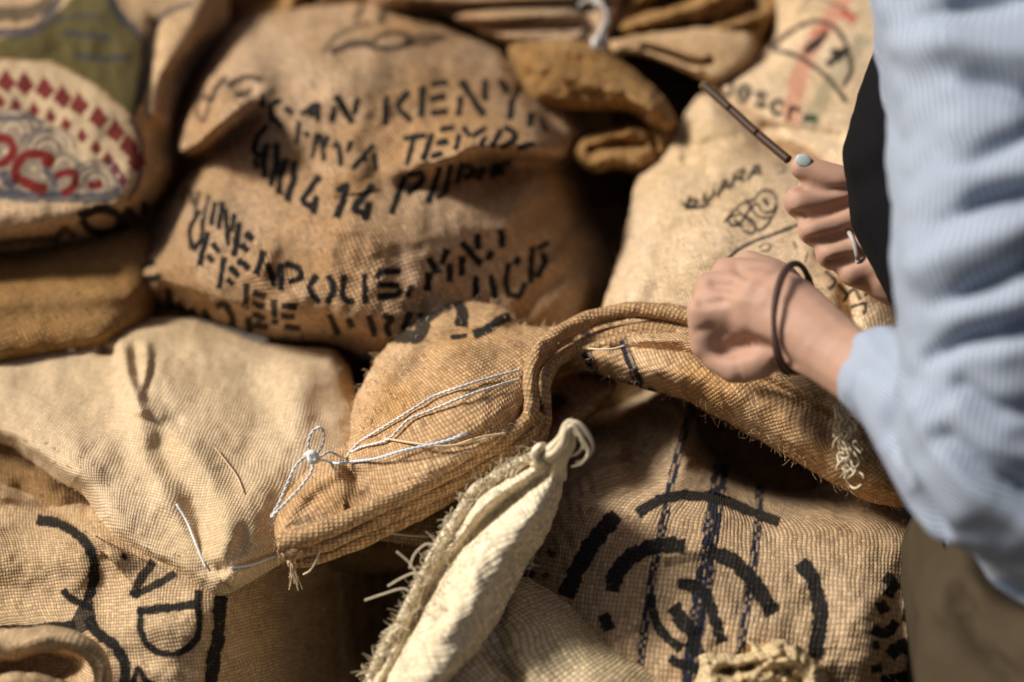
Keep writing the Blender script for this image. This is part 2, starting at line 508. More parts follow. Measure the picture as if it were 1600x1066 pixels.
def sweep(name, path, ra, rb=None, mat=None, parent=None, n=10, tilt=0.0, rough=0.0, seed=0, step=4.0, px=True, smooth_path=True, scale_end=1.0, taper=None, ridges=0):
    """a hem, roll, cord or strap: elliptical section (ra across the view, rb in depth) along a path of (px, py, distance)"""
    sp = spline(path, step=step) if smooth_path else np.asarray(path, float)
    C = P3(sp[:, 0], sp[:, 1], sp[:, 2]) if px else sp[:, :3]
    m = len(C); T = frames(C)
    rb = ra if rb is None else rb
    ra = np.interp(np.linspace(0, 1, m), np.linspace(0, 1, len(np.atleast_1d(ra))), np.atleast_1d(ra))
    rb = np.interp(np.linspace(0, 1, m), np.linspace(0, 1, len(np.atleast_1d(rb))), np.atleast_1d(rb))
    view = C - CAM; view /= np.linalg.norm(view, axis=1)[:, None]
    A = np.cross(T, view); A /= np.linalg.norm(A, axis=1)[:, None] + 1e-12
    B = np.cross(A, T)
    th = np.linspace(0, 2 * math.pi, n, endpoint=False)
    s = np.r_[0, np.cumsum(np.linalg.norm(np.diff(C, axis=0), axis=1))]
    V = []; UVs = []
    for j, t in enumerate(th):
        ca, sa = math.cos(t + tilt), math.sin(t + tilt)
        k = 1 + rough * fnoise(s * 60 + 3 * seed, np.full(m, j * 0.9), 90 + seed, 2)
        if ridges: k = k * (1 + 0.10 * math.cos(ridges * t))
        V.append(C + A * (ra * ca * k)[:, None] + B * (rb * sa * k)[:, None])
        UVs.append(np.column_stack([s, t * ra]))
    V = np.stack(V, 1).reshape(-1, 3); UVs = np.stack(UVs, 1).reshape(-1, 2)
    i = np.arange(m - 1)[:, None] * n; j = np.arange(n)[None]
    F = np.stack([i + j, i + (j + 1) % n, i + n + (j + 1) % n, i + n + j], -1).reshape(-1, 4)
    V = np.concatenate([V, C[:1], C[-1:]]); UVs = np.concatenate([UVs, UVs[:1], UVs[-1:]])
    tri = np.array([[m * n, (k + 1) % n, k] for k in range(n)] + [[m * n + 1, (m - 1) * n + k, (m - 1) * n + (k + 1) % n] for k in range(n)])
    return link_mixed(name, V, F, tri, mat, parent, UVs, None)

def strands(name, lines, rad, mat, parent=None, kind='stuff'):
    """many thin fibres in one mesh; lines: list of (k,3) arrays"""
    VV, FF = [], []; b = 0
    for L in lines:
        m = len(L); T = frames(L)
        up = np.array([0.31, 0.52, 0.79]); A = np.cross(T, up); A /= np.linalg.norm(A, axis=1)[:, None] + 1e-9
        B = np.cross(T, A); r = (rad if np.isscalar(rad) else random.uniform(*rad)) * np.linspace(1, 0.45, m)[:, None]
        for t in (0, 2.094, 4.189):
            VV.append(L + (A * math.cos(t) + B * math.sin(t)) * r)
        for k in range(3):
            i0 = b + k * m; i1 = b + ((k + 1) % 3) * m
            a = np.arange(m - 1)
            FF.append(np.stack([i0 + a, i1 + a, i1 + a + 1, i0 + a + 1], 1))
        b += 3 * m
    o = link_mesh(name, np.concatenate(VV), np.concatenate(FF), mat, parent)
    if kind: o['kind'] = kind
    return o

def fuzz(rel, n, length, mat, parent, where=None, rad=(0.00018, 0.0004), inner=0.35, curl=0.5):
    """loose jute fibres standing off the edge and the face of a piece of sacking"""
    lines = []
    bp = rel.bpx; ids = np.arange(len(bp))
    if where is not None: ids = ids[where(bp[:, 0], bp[:, 1])]
    if len(ids) == 0: return None
    for _ in range(n):
        i = RNG.choice(ids); p = bp[i].copy()
        outd = p - rel.cen; outd /= np.linalg.norm(outd) + 1e-9
        if RNG.random() < inner:
            p = p - outd * RNG.uniform(2, 60)
            gi = rel.surf(p[0], p[1]); d0 = float(gi)
        else:
            d0 = rel.bd[i] - 0.001
        a = RNG.uniform(-1.3, 1.3); c, s = math.cos(a), math.sin(a)
        v = np.array([outd[0] * c - outd[1] * s, outd[0] * s + outd[1] * c])
        L = length * RNG.uniform(0.3, 1.2); k = RNG.uniform(-curl, curl)
        pts = []
        q = p - v * 2; ang = 0
        for j in range(6):
            cc, ss = math.cos(ang), math.sin(ang)
            q = q + np.array([v[0] * cc - v[1] * ss, v[0] * ss + v[1] * cc]) * L / 5
            ang += k
            pts.append((q[0], q[1], d0 - 0.0004 * j * RNG.uniform(0.2, 3)))
        pts = np.array(pts)
        lines.append(P3(pts[:, 0], pts[:, 1], pts[:, 2]))
    return strands('loose_fibres', lines, rad, mat, parent)

def blobs(name, parts, voxel, mat, parent, smooth=6, sculpt=None, attr=None):
    """continuous body: tapered limbs [(p0,r0,p1,r1)] or balls [(p,(rx,ry,rz),rot)] fused by a voxel remesh"""
    bm = bmesh.new()
    from mathutils import Matrix
    for q in parts:
        if len(q) == 4:
            p0, r0, p1, r1 = q
            p0 = np.array(p0); p1 = np.array(p1)
            L = np.linalg.norm(p1 - p0); k = max(2, int(L / (min(r0, r1) * 0.35)) + 1)
            for t in np.linspace(0, 1, k):
                bmesh.ops.create_icosphere(bm, subdivisions=2, radius=r0 * (1 - t) + r1 * t, matrix=Matrix.Translation(Vector((p0 * (1 - t) + p1 * t).tolist())))
        else:
            p, rad, rot = q
            M = Matrix.Translation(Vector(np.array(p).tolist())) @ rot @ Matrix.Diagonal((*rad, 1.0))
            bmesh.ops.create_icosphere(bm, subdivisions=3, radius=1.0, matrix=M)
    me = bpy.data.meshes.new('tmp'); bm.to_mesh(me); bm.free()
    ob = bpy.data.objects.new('tmp', me); COL.objects.link(ob)
    md = ob.modifiers.new('r', 'REMESH'); md.mode = 'VOXEL'; md.voxel_size = voxel; md.use_smooth_shade = True
    ms = ob.modifiers.new('s', 'SMOOTH'); ms.factor = 0.5; ms.iterations = smooth
    dg = bpy.context.evaluated_depsgraph_get()
    nm = bpy.data.meshes.new_from_object(ob.evaluated_get(dg))
    bpy.data.objects.remove(ob)
    n = len(nm.vertices); co = np.zeros(n * 3, np.float32); nm.vertices.foreach_get('co', co); co = co.reshape(-1, 3).astype(float)
    av = attr(co) if attr is not None else None
    if sculpt is not None:
        no = np.zeros(n * 3, np.float32); nm.vertex_normals.foreach_get('vector', no); no = no.reshape(-1, 3)
        px, py, d = to_px(co)
        co = co + no * sculpt(co, px, py, d, no)[:, None]
    if parent is not None: co = co - parent_loc(parent)
    nm.vertices.foreach_set('co', co.astype(np.float32).ravel()); nm.update()
    nm.polygons.foreach_set('use_smooth', np.ones(len(nm.polygons), bool))
    if av is not None:
        nm.attributes.new('stripe', 'FLOAT', 'POINT').data.foreach_set('value', av.astype(np.float32))
    nm.name = name; nm.materials.clear(); nm.materials.append(mat)
    o = bpy.data.objects.new(name, nm); COL.objects.link(o)
    if parent is not None: o.parent = parent
    return o

# ---------------------------------------------------------------- materials
def nn_(nt, t, **kw):
    n = nt.nodes.new(t)
    for k, v in kw.items(): setattr(n, k, v)
    return n

def M_(nt, op, a, b=None, c=None):
    n = nt.nodes.new('ShaderNodeMath'); n.operation = op
    for i, v in enumerate((a, b, c)):
        if v is None: continue
        if isinstance(v, (int, float)): n.inputs[i].default_value = v
        else: nt.links.new(v, n.inputs[i])
    return n.outputs[0]

def mixc(nt, fac, a, b, mode='MIX'):
    n = nt.nodes.new('ShaderNodeMix'); n.data_type = 'RGBA'; n.blend_type = mode
    def s(i, v):
        if isinstance(v, (int, float)): n.inputs[i].default_value = v
        elif isinstance(v, tuple): n.inputs[i].default_value = v + (1.0,) if len(v) == 3 else v
        else: nt.links.new(v, n.inputs[i])
    s(0, fac); s(6, a); s(7, b)
    return n.outputs[2]

def burlap(name, colr, dark=None, pitch=0.0036, rot=0.0, aspect=1.0, contrast=0.75, bump=0.45, stain_shade=None, stain_shade_amt=0.4, twill=False, gap=0.45, seed=0.0, slub=0.55):
    """woven jute: threads over and under, gaps between, slubs along each thread, patches of stain and warm shade tone"""
    m = bpy.data.materials.new(name); m.use_nodes = True
    nt = m.node_tree; N = nt.nodes; Lk = nt.links
    bs = N['Principled BSDF']; bs.inputs['Roughness'].default_value = 0.92
    bs.inputs['Specular IOR Level'].default_value = 0.05
    bs.inputs['Sheen Weight'].default_value = 0.03; bs.inputs['Sheen Roughness'].default_value = 0.6
    bs.inputs['Sheen Tint'].default_value = (1.0, 0.85, 0.62, 1)
    uvn = nn_(nt, 'ShaderNodeUVMap'); uvn.uv_map = 'UVMap'
    mp = nn_(nt, 'ShaderNodeMapping'); Lk.new(uvn.outputs[0], mp.inputs[0])
    mp.inputs['Rotation'].default_value = (0, 0, rot); mp.inputs['Location'].default_value = (seed * 0.37, seed * 0.71, 0)
    # slow drift of the threads
    wn = nn_(nt, 'ShaderNodeTexNoise'); wn.inputs['Scale'].default_value = 16.0; wn.inputs['Detail'].default_value = 2.0
    Lk.new(mp.outputs[0], wn.inputs['Vector'])
    wn2 = nn_(nt, 'ShaderNodeTexNoise'); wn2.inputs['Scale'].default_value = 130.0; wn2.inputs['Detail'].default_value = 1.0
    Lk.new(mp.outputs[0], wn2.inputs['Vector'])
    va = nn_(nt, 'ShaderNodeVectorMath', operation='SUBTRACT'); Lk.new(wn.outputs['Color'], va.inputs[0]); va.inputs[1].default_value = (.5, .5, .5)
    vs = nn_(nt, 'ShaderNodeVectorMath', operation='SCALE'); Lk.new(va.outputs[0], vs.inputs[0]); vs.inputs['Scale'].default_value = 0.010
    vb = nn_(nt, 'ShaderNodeVectorMath', operation='SUBTRACT'); Lk.new(wn2.outputs['Color'], vb.inputs[0]); vb.inputs[1].default_value = (.5, .5, .5)
    vs2 = nn_(nt, 'ShaderNodeVectorMath', operation='SCALE'); Lk.new(vb.outputs[0], vs2.inputs[0]); vs2.inputs['Scale'].default_value = 0.0012
    ad = nn_(nt, 'ShaderNodeVectorMath', operation='ADD'); Lk.new(mp.outputs[0], ad.inputs[0]); Lk.new(vs.outputs[0], ad.inputs[1])
    ad2 = nn_(nt, 'ShaderNodeVectorMath', operation='ADD'); Lk.new(ad.outputs[0], ad2.inputs[0]); Lk.new(vs2.outputs[0], ad2.inputs[1])
    sx = nn_(nt, 'ShaderNodeSeparateXYZ'); Lk.new(ad2.outputs[0], sx.inputs[0])
    U = M_(nt, 'MULTIPLY', sx.outputs[0], 1.0 / pitch); V = M_(nt, 'MULTIPLY', sx.outputs[1], 1.0 / (pitch * aspect))
    fU = M_(nt, 'FLOOR', U); fV = M_(nt, 'FLOOR', V)
    pU = M_(nt, 'ABSOLUTE', M_(nt, 'SINE', M_(nt, 'MULTIPLY', U, math.pi)))
    pV = M_(nt, 'ABSOLUTE', M_(nt, 'SINE', M_(nt, 'MULTIPLY', V, math.pi)))
    par = M_(nt, 'ADD', fU, fV)
    if twill:                                   # two over, one under: the brick-like face of heavy sacking
        k = M_(nt, 'FLOORED_MODULO', par, 3.0)
        over = M_(nt, 'GREATER_THAN', k, 0.5)
    else:
        k = M_(nt, 'FLOORED_MODULO', par, 2.0)
        over = M_(nt, 'GREATER_THAN', k, 0.5)
    inv = M_(nt, 'SUBTRACT', 1.0, over)
    # warp on top where over, weft on top elsewhere
    hw = M_(nt, 'MULTIPLY', pU, M_(nt, 'MULTIPLY_ADD', pV, 0.45, 0.55))
    hf = M_(nt, 'MULTIPLY', pV, M_(nt, 'MULTIPLY_ADD', pU, 0.45, 0.55))
    hh = M_(nt, 'ADD', M_(nt, 'MULTIPLY', hw, over), M_(nt, 'MULTIPLY', hf, inv))
    hole = M_(nt, 'MULTIPLY', pU, pV)
    hgt = M_(nt, 'MULTIPLY', hh, M_(nt, 'POWER', M_(nt, 'ADD', hole, 0.02), 0.35))
    # thread-to-thread tone
    cv = nn_(nt, 'ShaderNodeCombineXYZ')
    tid = M_(nt, 'ADD', M_(nt, 'MULTIPLY', fU, over), M_(nt, 'MULTIPLY', M_(nt, 'ADD', fV, 371.0), inv))
    along = M_(nt, 'ADD', M_(nt, 'MULTIPLY', V, over), M_(nt, 'MULTIPLY', U, inv))
    Lk.new(M_(nt, 'MULTIPLY', tid, 3.17), cv.inputs[0]); Lk.new(M_(nt, 'MULTIPLY', along, 0.16), cv.inputs[1])
    tn = nn_(nt, 'ShaderNodeTexNoise'); tn.inputs['Scale'].default_value = 1.0; tn.inputs['Detail'].default_value = 2.0
    Lk.new(cv.outputs[0], tn.inputs['Vector'])
    tone = M_(nt, 'MULTIPLY_ADD', M_(nt, 'SUBTRACT', tn.outputs['Fac'], 0.5), 2.0 * slub * 1.6, 1.0)
    # large random patches: stains, plus warm shade tone put into the colour
    st = nn_(nt, 'ShaderNodeTexNoise'); st.inputs['Scale'].default_value = 7.0; st.inputs['Detail'].default_value = 5.0; st.inputs['Roughness'].default_value = 0.6
    Lk.new(mp.outputs[0], st.inputs['Vector'])
    rmp = nn_(nt, 'ShaderNodeMapRange'); Lk.new(st.outputs['Fac'], rmp.inputs[0]); rmp.inputs[1].default_value = 0.40; rmp.inputs[2].default_value = 0.64
    dk = dark or tuple(c * f for c, f in zip(colr, (0.30, 0.24, 0.20)))
    stain_shade_col = stain_shade or (colr[0] * 0.72, colr[1] * 0.62, colr[2] * 0.45)
    c1 = mixc(nt, M_(nt, 'MULTIPLY', rmp.outputs[0], stain_shade_amt), colr, stain_shade_col)
    c2 = mixc(nt, 1.0, c1, (1, 1, 1), 'MULTIPLY')
    vm = nn_(nt, 'ShaderNodeVectorMath', operation='SCALE'); Lk.new(c1, vm.inputs[0]); Lk.new(tone, vm.inputs['Scale'])
    at = nn_(nt, 'ShaderNodeAttribute'); at.attribute_name = 'print'
    brk = nn_(nt, 'ShaderNodeTexNoise'); brk.inputs['Scale'].default_value = 260.0; brk.inputs['Detail'].default_value = 2.0
    Lk.new(mp.outputs[0], brk.inputs['Vector'])
    bk = nn_(nt, 'ShaderNodeMapRange'); Lk.new(brk.outputs['Fac'], bk.inputs[0]); bk.inputs[1].default_value = 0.30; bk.inputs[2].default_value = 0.42; bk.inputs[3].default_value = 0.88
    ink = M_(nt, 'MULTIPLY', at.outputs['Alpha'], bk.outputs[0])
    c3 = mixc(nt, ink, vm.outputs[0], at.outputs['Color'])
    gp = nn_(nt, 'ShaderNodeMapRange'); Lk.new(hgt, gp.inputs[0]); gp.inputs[1].default_value = 0.0; gp.inputs[2].default_value = gap
    gp.inputs[3].default_value = 1.0 - min(1.0, contrast * 1.15); gp.inputs[4].default_value = 1.0
    c4 = mixc(nt, gp.outputs[0], mixc(nt, 1.0, c3, (0.42, 0.34, 0.27), 'MULTIPLY'), c3)
    Lk.new(c4, bs.inputs['Base Color'])
    fz = nn_(nt, 'ShaderNodeTexNoise'); fz.inputs['Scale'].default_value = 900.0; fz.inputs['Detail'].default_value = 2.0
    Lk.new(mp.outputs[0], fz.inputs['Vector'])
    hb = M_(nt, 'ADD', M_(nt, 'MULTIPLY', hgt, tone), M_(nt, 'MULTIPLY', fz.outputs['Fac'], 0.35))
    bp = nn_(nt, 'ShaderNodeBump'); bp.inputs['Strength'].default_value = bump; bp.inputs['Distance'].default_value = pitch * 0.5
    Lk.new(hb, bp.inputs['Height']); Lk.new(bp.outputs[0], bs.inputs['Normal'])
    return m

def plain(name, colr, rough=0.7, noise=0.15, scale=40.0, bump=0.0, spec=0.3, sss=0.0):
    m = bpy.data.materials.new(name); m.use_nodes = True
    nt = m.node_tree; bs = nt.nodes['Principled BSDF']
    bs.inputs['Roughness'].default_value = rough; bs.inputs['Specular IOR Level'].default_value = spec
    tc = nn_(nt, 'ShaderNodeTexCoord')
    tn = nn_(nt, 'ShaderNodeTexNoise'); tn.inputs['Scale'].default_value = scale; tn.inputs['Detail'].default_value = 4.0
    nt.links.new(tc.outputs['Object'], tn.inputs['Vector'])
    f = M_(nt, 'MULTIPLY_ADD', M_(nt, 'SUBTRACT', tn.outputs['Fac'], 0.5), 2 * noise, 1.0)
    vm = nn_(nt, 'ShaderNodeVectorMath', operation='SCALE'); vm.inputs[0].default_value = colr; nt.links.new(f, vm.inputs['Scale'])
    nt.links.new(vm.outputs[0], bs.inputs['Base Color'])
    if sss:
        bs.inputs['Subsurface Weight'].default_value = sss; bs.inputs['Subsurface Radius'].default_value = (0.012, 0.005, 0.003); bs.inputs['Subsurface Scale'].default_value = 1.0
    if bump:
        bp = nn_(nt, 'ShaderNodeBump'); bp.inputs['Strength'].default_value = bump; bp.inputs['Distance'].default_value = 0.003
        nt.links.new(tn.outputs['Fac'], bp.inputs['Height']); nt.links.new(bp.outputs[0], bs.inputs['Normal'])
    return m
# ---------------------------------------------------------------- cloth and other materials
TAN = (0.50, 0.345, 0.195)
M_kenya = burlap('burlap_brown', (0.56, 0.395, 0.25), pitch=0.0032, rot=0.35, twill=True, contrast=0.75, bump=0.7, stain_shade=(0.42, 0.235, 0.095), stain_shade_amt=0.8, seed=1)
M_center = burlap('burlap_heavy', (0.56, 0.385, 0.225), pitch=0.0030, rot=0.5, aspect=1.25, twill=True, contrast=0.6, stain_shade=(0.43, 0.24, 0.09), stain_shade_amt=0.8, seed=2)
M_pale = burlap('burlap_pale_fine', (0.70, 0.54, 0.355), pitch=0.0024, rot=-0.25, contrast=0.5, slub=0.3, stain_shade=(0.46, 0.33, 0.16), stain_shade_amt=0.5, seed=3)
M_letter = burlap('burlap_open_weave', (0.58, 0.43, 0.265), pitch=0.0023, rot=0.08, contrast=0.75, seed=4)
M_stripe = burlap('burlap_brick_weave', (0.50, 0.37, 0.235), pitch=0.0030, rot=-0.12, aspect=1.3, twill=True, contrast=0.65, seed=5)
M_front = burlap('burlap_cream_coarse', (0.72, 0.60, 0.40), pitch=0.0036, rot=0.75, contrast=0.85, stain_shade=(0.52, 0.40, 0.18), stain_shade_amt=0.5, seed=6)
M_white = burlap('burlap_bleached', (0.80, 0.70, 0.51), pitch=0.0030, rot=0.5, contrast=0.4, bump=0.5, stain_shade=(0.66, 0.54, 0.32), seed=7)
M_yara = burlap('burlap_sand', (0.68, 0.52, 0.35), pitch=0.0027, rot=0.3, contrast=0.5, stain_shade=(0.50, 0.34, 0.15), seed=8)
M_face = burlap('burlap_ochre', (0.58, 0.405, 0.24), pitch=0.0024, rot=0.1, contrast=0.35, stain_shade=(0.38, 0.22, 0.08), stain_shade_amt=0.5, seed=9)
M_orange = burlap('burlap_orange_brown', (0.42, 0.255, 0.11), pitch=0.0032, rot=0.5, contrast=0.65, bump=0.8, stain_shade=(0.33, 0.17, 0.05), stain_shade_amt=0.7, seed=10)
M_dark = burlap('burlap_dark', (0.27, 0.165, 0.075), pitch=0.0028, rot=0.0, contrast=0.6, seed=11)  # dark brown cloth; on the gap fillers it stands in for shade
M_fibre = plain('jute_fibre', (0.68, 0.52, 0.33), 0.8, 0.2, 300)
M_fibre_pale = plain('pale_jute_fibre', (0.70, 0.60, 0.42), 0.8, 0.2, 300)
M_string = plain('white_cotton_string', (0.68, 0.69, 0.68), 0.8, 0.08, 400, 0.4)
M_bluestring = plain('blue_white_string', (0.58, 0.66, 0.76), 0.75, 0.1, 400)
M_ground = plain('packed_ground', (0.10, 0.085, 0.07), 0.95, 0.3, 9.0, 0.3)

def sack(px, py, d, label):
    return thing('burlap_sack', P3(px, py, d), label, 'sack', GROUP)

def B(pts, off=0.0):
    return [(p[0], p[1], float(base_d(p[1])) + off + (p[2] if len(p) > 2 else 0)) for p in pts]

def box_ctrl(x0, y0, x1, y1, off=0.0):
    return B([(x0, y0), (x1, y0), (x0, y1), (x1, y1), ((x0 + x1) / 2, (y0 + y1) / 2)], off)

# ---------------------------------------------------------------- ground and the layer of sacks underneath
gv = [(-30, -30, 0), (30, -30, 0), (30, 30, 0), (-30, 30, 0)]
g = link_mesh('ground', gv, [[0, 1, 2, 3]], M_ground, smooth=False); g['kind'] = 'structure'

# ---------------------------------------------------------------- sack with the coloured print, top left
RED = (0.15, 0.007, 0.012); RED2 = (0.17, 0.012, 0.011); GRN = (0.085, 0.075, 0.022); BLU = (0.030, 0.042, 0.075); CRM = (0.60, 0.46, 0.29)
mk = [fill([(-90, 70), (0, 62), (60, 48), (110, 0), (140, -60), (175, -60), (178, 0), (205, 40), (230, 72), (238, 110), (225, 150), (210, 185), (150, 132), (80, 96), (0, 92), (-90, 110)], GRN, 0.92)]
mk += [ln([(-60, 60), (0, 52), (50, 48), (85, 10), (100, -40)], 15, BLU, 0.8), ln([(165, -20), (185, 20), (215, 50), (232, 75), (230, 110), (218, 160)], 13, BLU, 0.7),
       ln([(230, 72), (246, 35), (265, 18), (300, 4)], 10, BLU, 0.75), ln([(85, 32), (130, 25), (165, 30)], 7, BLU, 0.6), ln([(100, 52), (140, 55), (170, 60)], 9, BLU, 0.6),
       ln([(120, 85), (155, 92), (200, 90)], 9, BLU, 0.6), ln([(95, 20), (70, 40), (20, 48)], 8, (0.02, 0.02, 0.02), 0.5), ln([(-20, 20), (40, 22), (80, 0)], 22, INK, 0.75)]
mk += [fill([(-90, 105), (0, 96), (40, 94), (90, 103), (140, 130), (180, 165), (212, 195), (220, 230), (214, 275), (200, 306), (150, 314), (0, 318), (-90, 318)], CRM, 0.75)]
mk += [ln([(205, 188), (219, 215), (222, 245), (216, 285), (200, 312)], 6, BLU, 0.85)]
def diam(cx, cy, s, c=RED):
    return fill([(cx - s, cy + s * .3), (cx - s * .1, cy - s * 1.3), (cx + s, cy + s * .2), (cx + s * .1, cy + s * 1.25)], c, 0.95)
for cx, cy in ((-20, 128), (10, 127), (39, 131), (70, 138), (98, 151), (124, 163), (154, 183), (181, 205), (201, 227), (213, 250)):
    mk.append(diam(cx, cy, 16))
for cx, cy in ((-22, 158), (0, 158), (25, 164), (53, 171), (79, 181), (103, 194), (128, 212), (150, 230), (168, 248), (181, 264), (191, 281)):
    mk.append(diam(cx, cy, 10))
for k, r in enumerate((12, 20, 28)):
    for ox, oy in ((20, 200), (75, 228), (150, 280)):
        a = np.linspace(math.pi * 1.05, math.pi * 2.05, 14)
        mk.append(ln([(ox + 1.5 * r * math.cos(t), oy + r * math.sin(t)) for t in a], 3.6, BLU if k % 2 == 0 else (0.10, 0.12, 0.17), 0.85))
mk += [fill([(-90, 196), (40, 190), (84, 205), (110, 240), (140, 262), (180, 272), (196, 296), (150, 308), (-90, 308)], BLU, 0.55)]
mk += [ln([(ox + r * math.cos(q), oy + r * math.sin(q)) for q in np.linspace(3.3, 6.2, 10)], 5, CRM, 0.85) for ox, oy, r in ((20, 208, 15), (20, 210, 26), (74, 236, 14), (74, 238, 27), (150, 288, 14), (150, 290, 25), (-20, 250, 14), (10, 290, 12), (100, 262, 14))]
mk += [ln([(x, y), (x + 3, y + 2)], 8, CRM, 0.85) for x, y in ((50, 262), (66, 275), (44, 300), (84, 294), (24, 268), (8, 236), (126, 300), (170, 300))]
mk += [ln([(-60, 190), (0, 186), (40, 184), (68, 192)], 9, BLU, 0.75), ln([(-70, 300), (0, 303), (60, 308), (150, 310), (185, 300)], 16, BLU, 0.8),
       ln([(-5, 215), (15, 218), (20, 240), (0, 256), (-15, 250)], 13, RED2), ln([(28, 285), (24, 262), (40, 243), (62, 240), (82, 250), (70, 258)], 14, RED2),
       ln([(36, 284), (52, 290), (70, 298)], 17, RED2), ln([(88, 275), (104, 270), (118, 272), (116, 290), (100, 303)], 12, RED2), ln([(140, 290), (158, 287)], 12, RED),
       ln([(5, 270), (12, 285), (20, 290)], 14, BLU, 0.8), ln([(70, 265), (85, 285), (80, 303)], 12, BLU, 0.7)]
mk += [ln([(125, 338), (158, 326), (188, 340), (178, 362), (145, 362), (128, 345)], 14), ln([(195, 365), (200, 330), (222, 352), (226, 318)], 14),
       ln([(-60, 385), (20, 378), (80, 372)], 13, INK, 0.8), ln([(85, 378), (100, 358), (115, 370)], 12, INK, 0.85)]
t = sack(110, 400, 1.75, 'brown sack printed with red diamonds, blue swirls and a green drape')
r_face = cloth('sack_body', [(-140, -120), (200, -140), (345, -90), (358, -5), (356, 34), (330, 75), (298, 120), (280, 165), (272, 215), (277, 250), (262, 292), (232, 330), (195, 358), (120, 382), (0, 402), (-140, 400)],
    B([(-140, -120), (300, -100), (-140, 200), (100, 180), (270, 200), (-140, 400), (120, 390)], 0.02), edge=0.10, R=75, bulge=0.10,
    folds=[('g', [(330, -20), (290, 60), (262, 130), (255, 180)], 26, 0.03), ('g', [(244, 40), (236, 110), (230, 180), (240, 250)], 13, -0.022), ('g', [(335, 65), (300, 95), (262, 130), (252, 165)], [12, 14, 14, 10], -0.035),
           ('g', [(275, 240), (252, 230), (245, 190)], 12, -0.02), ('g', [(-60, 335), (80, 340), (190, 320)], 26, 0.012), ('g', [(-80, 20), (40, 60), (160, 20)], 40, 0.012)],
    marks=mk, mat=M_face, parent=t, step=3.0, seed=1, rough=0.005)

# plain sack below it
o = cloth('burlap_sack', [(-140, 370), (0, 380), (120, 360), (220, 350), (262, 400), (245, 470), (215, 530), (100, 570), (-140, 570)],
    B([(-140, 360), (250, 380), (-140, 570), (200, 550)], 0.05), edge=0.07, R=60, bulge=0.04, mat=M_orange, step=4.0, seed=2,
    folds=[('g', [(-100, 440), (60, 430), (180, 425)], 14, -0.012), ('g', [(-100, 475), (60, 470), (200, 460)], 16, 0.01)]).obj
setp(o, 'shaded plain brown sack between the red-diamond print sack and the pale draped sack', 'sack', GROUP)

# ---------------------------------------------------------------- brown sack in the middle, black stencil
mk = []
def st(wd, *ps, op=0.96): return [ln(p, wd * 1.08, INK, min(1.0, op + 0.1)) for p in ps]
# first line
mk += st(6, [(322, 148), (310, 158), (307, 178), (316, 190)], [(322, 148), (326, 166), (318, 190)], op=0.5)
mk += st(8, [(330, 158), (338, 138), (352, 122)], [(358, 134), (374, 124), (390, 120), (408, 125)], [(370, 150), (386, 145), (392, 140)], op=0.75)
mk += st(9, [(409, 148), (410, 166)], [(424, 188), (424, 164), (438, 158)], [(446, 170), (456, 176)], [(472, 178), (496, 164), (497, 188)], [(484, 180), (494, 178)])
mk += st(9, [(518, 190), (522, 168)], [(558, 156), (554, 178)]) + st(11, [(526, 152), (550, 190)])
mk += st(10, [(604, 152), (602, 193)], [(638, 145), (622, 166), (626, 174), (641, 188)], [(661, 136), (658, 181)], [(676, 132), (698, 129)], [(674, 154), (694, 151)], [(676, 177), (698, 174)])
mk += st(10, [(720, 152), (717, 179)], [(758, 127), (758, 155)], [(782, 127), (794, 144)], [(812, 135), (800, 160), (797, 184)], [(830, 178), (828, 196)]) + st(11, [(722, 128), (754, 179)]) + st(7, [(846, 186), (853, 204)])
# second line
mk += st(8, [(400, 214), (412, 204), (416, 196)], [(440, 198), (430, 186)], [(463, 223), (468, 190)], [(477, 208), (482, 213)], [(488, 246), (496, 210)], [(502, 211), (506, 250)], [(512, 214), (508, 228)], [(522, 230), (526, 222)], [(530, 228), (533, 258)], [(549, 222), (543, 236)])
mk += st(8, [(552, 263), (582, 228)], [(584, 240), (587, 266)], [(562, 250), (572, 248)])
mk += st(9, [(632, 216), (664, 211)], [(646, 218), (636, 256)], [(675, 210), (662, 248)], [(690, 203), (708, 199)], [(684, 224), (698, 221)], [(676, 244), (690, 240)]) + st(8, [(712, 232), (718, 212)], [(724, 200), (734, 212)], [(740, 212), (758, 200)], [(752, 226), (758, 216)])
mk += st(9, [(770, 228), (782, 204)], [(790, 200), (804, 208), (802, 220), (784, 230)], [(810, 231), (832, 225)])
# third line
mk += st(9, [(402, 216), (396, 236), (404, 244)], [(398, 250), (402, 262)]) + st(11, [(417, 226), (412, 250), (414, 276)], [(432, 226), (432, 256), (424, 289)], [(448, 250), (438, 276), (436, 302)], [(460, 254), (458, 284), (449, 312)])
mk += st(11, [(498, 277), (474, 312), (484, 322)], [(494, 309), (490, 332)], [(528, 297), (541, 290), (536, 312), (526, 338)], [(582, 291), (553, 326), (565, 332)], [(577, 318), (572, 342)])
mk += st(10, [(632, 277), (613, 332)], [(638, 273), (658, 271), (659, 284), (638, 302)], [(687, 263), (678, 292), (669, 315)], [(705, 259), (696, 300)], [(684, 308), (694, 304)], [(722, 256), (714, 284)], [(730, 258), (742, 268), (728, 278)], [(756, 262), (748, 280)], [(768, 262), (796, 254)], [(768, 274), (786, 268)])
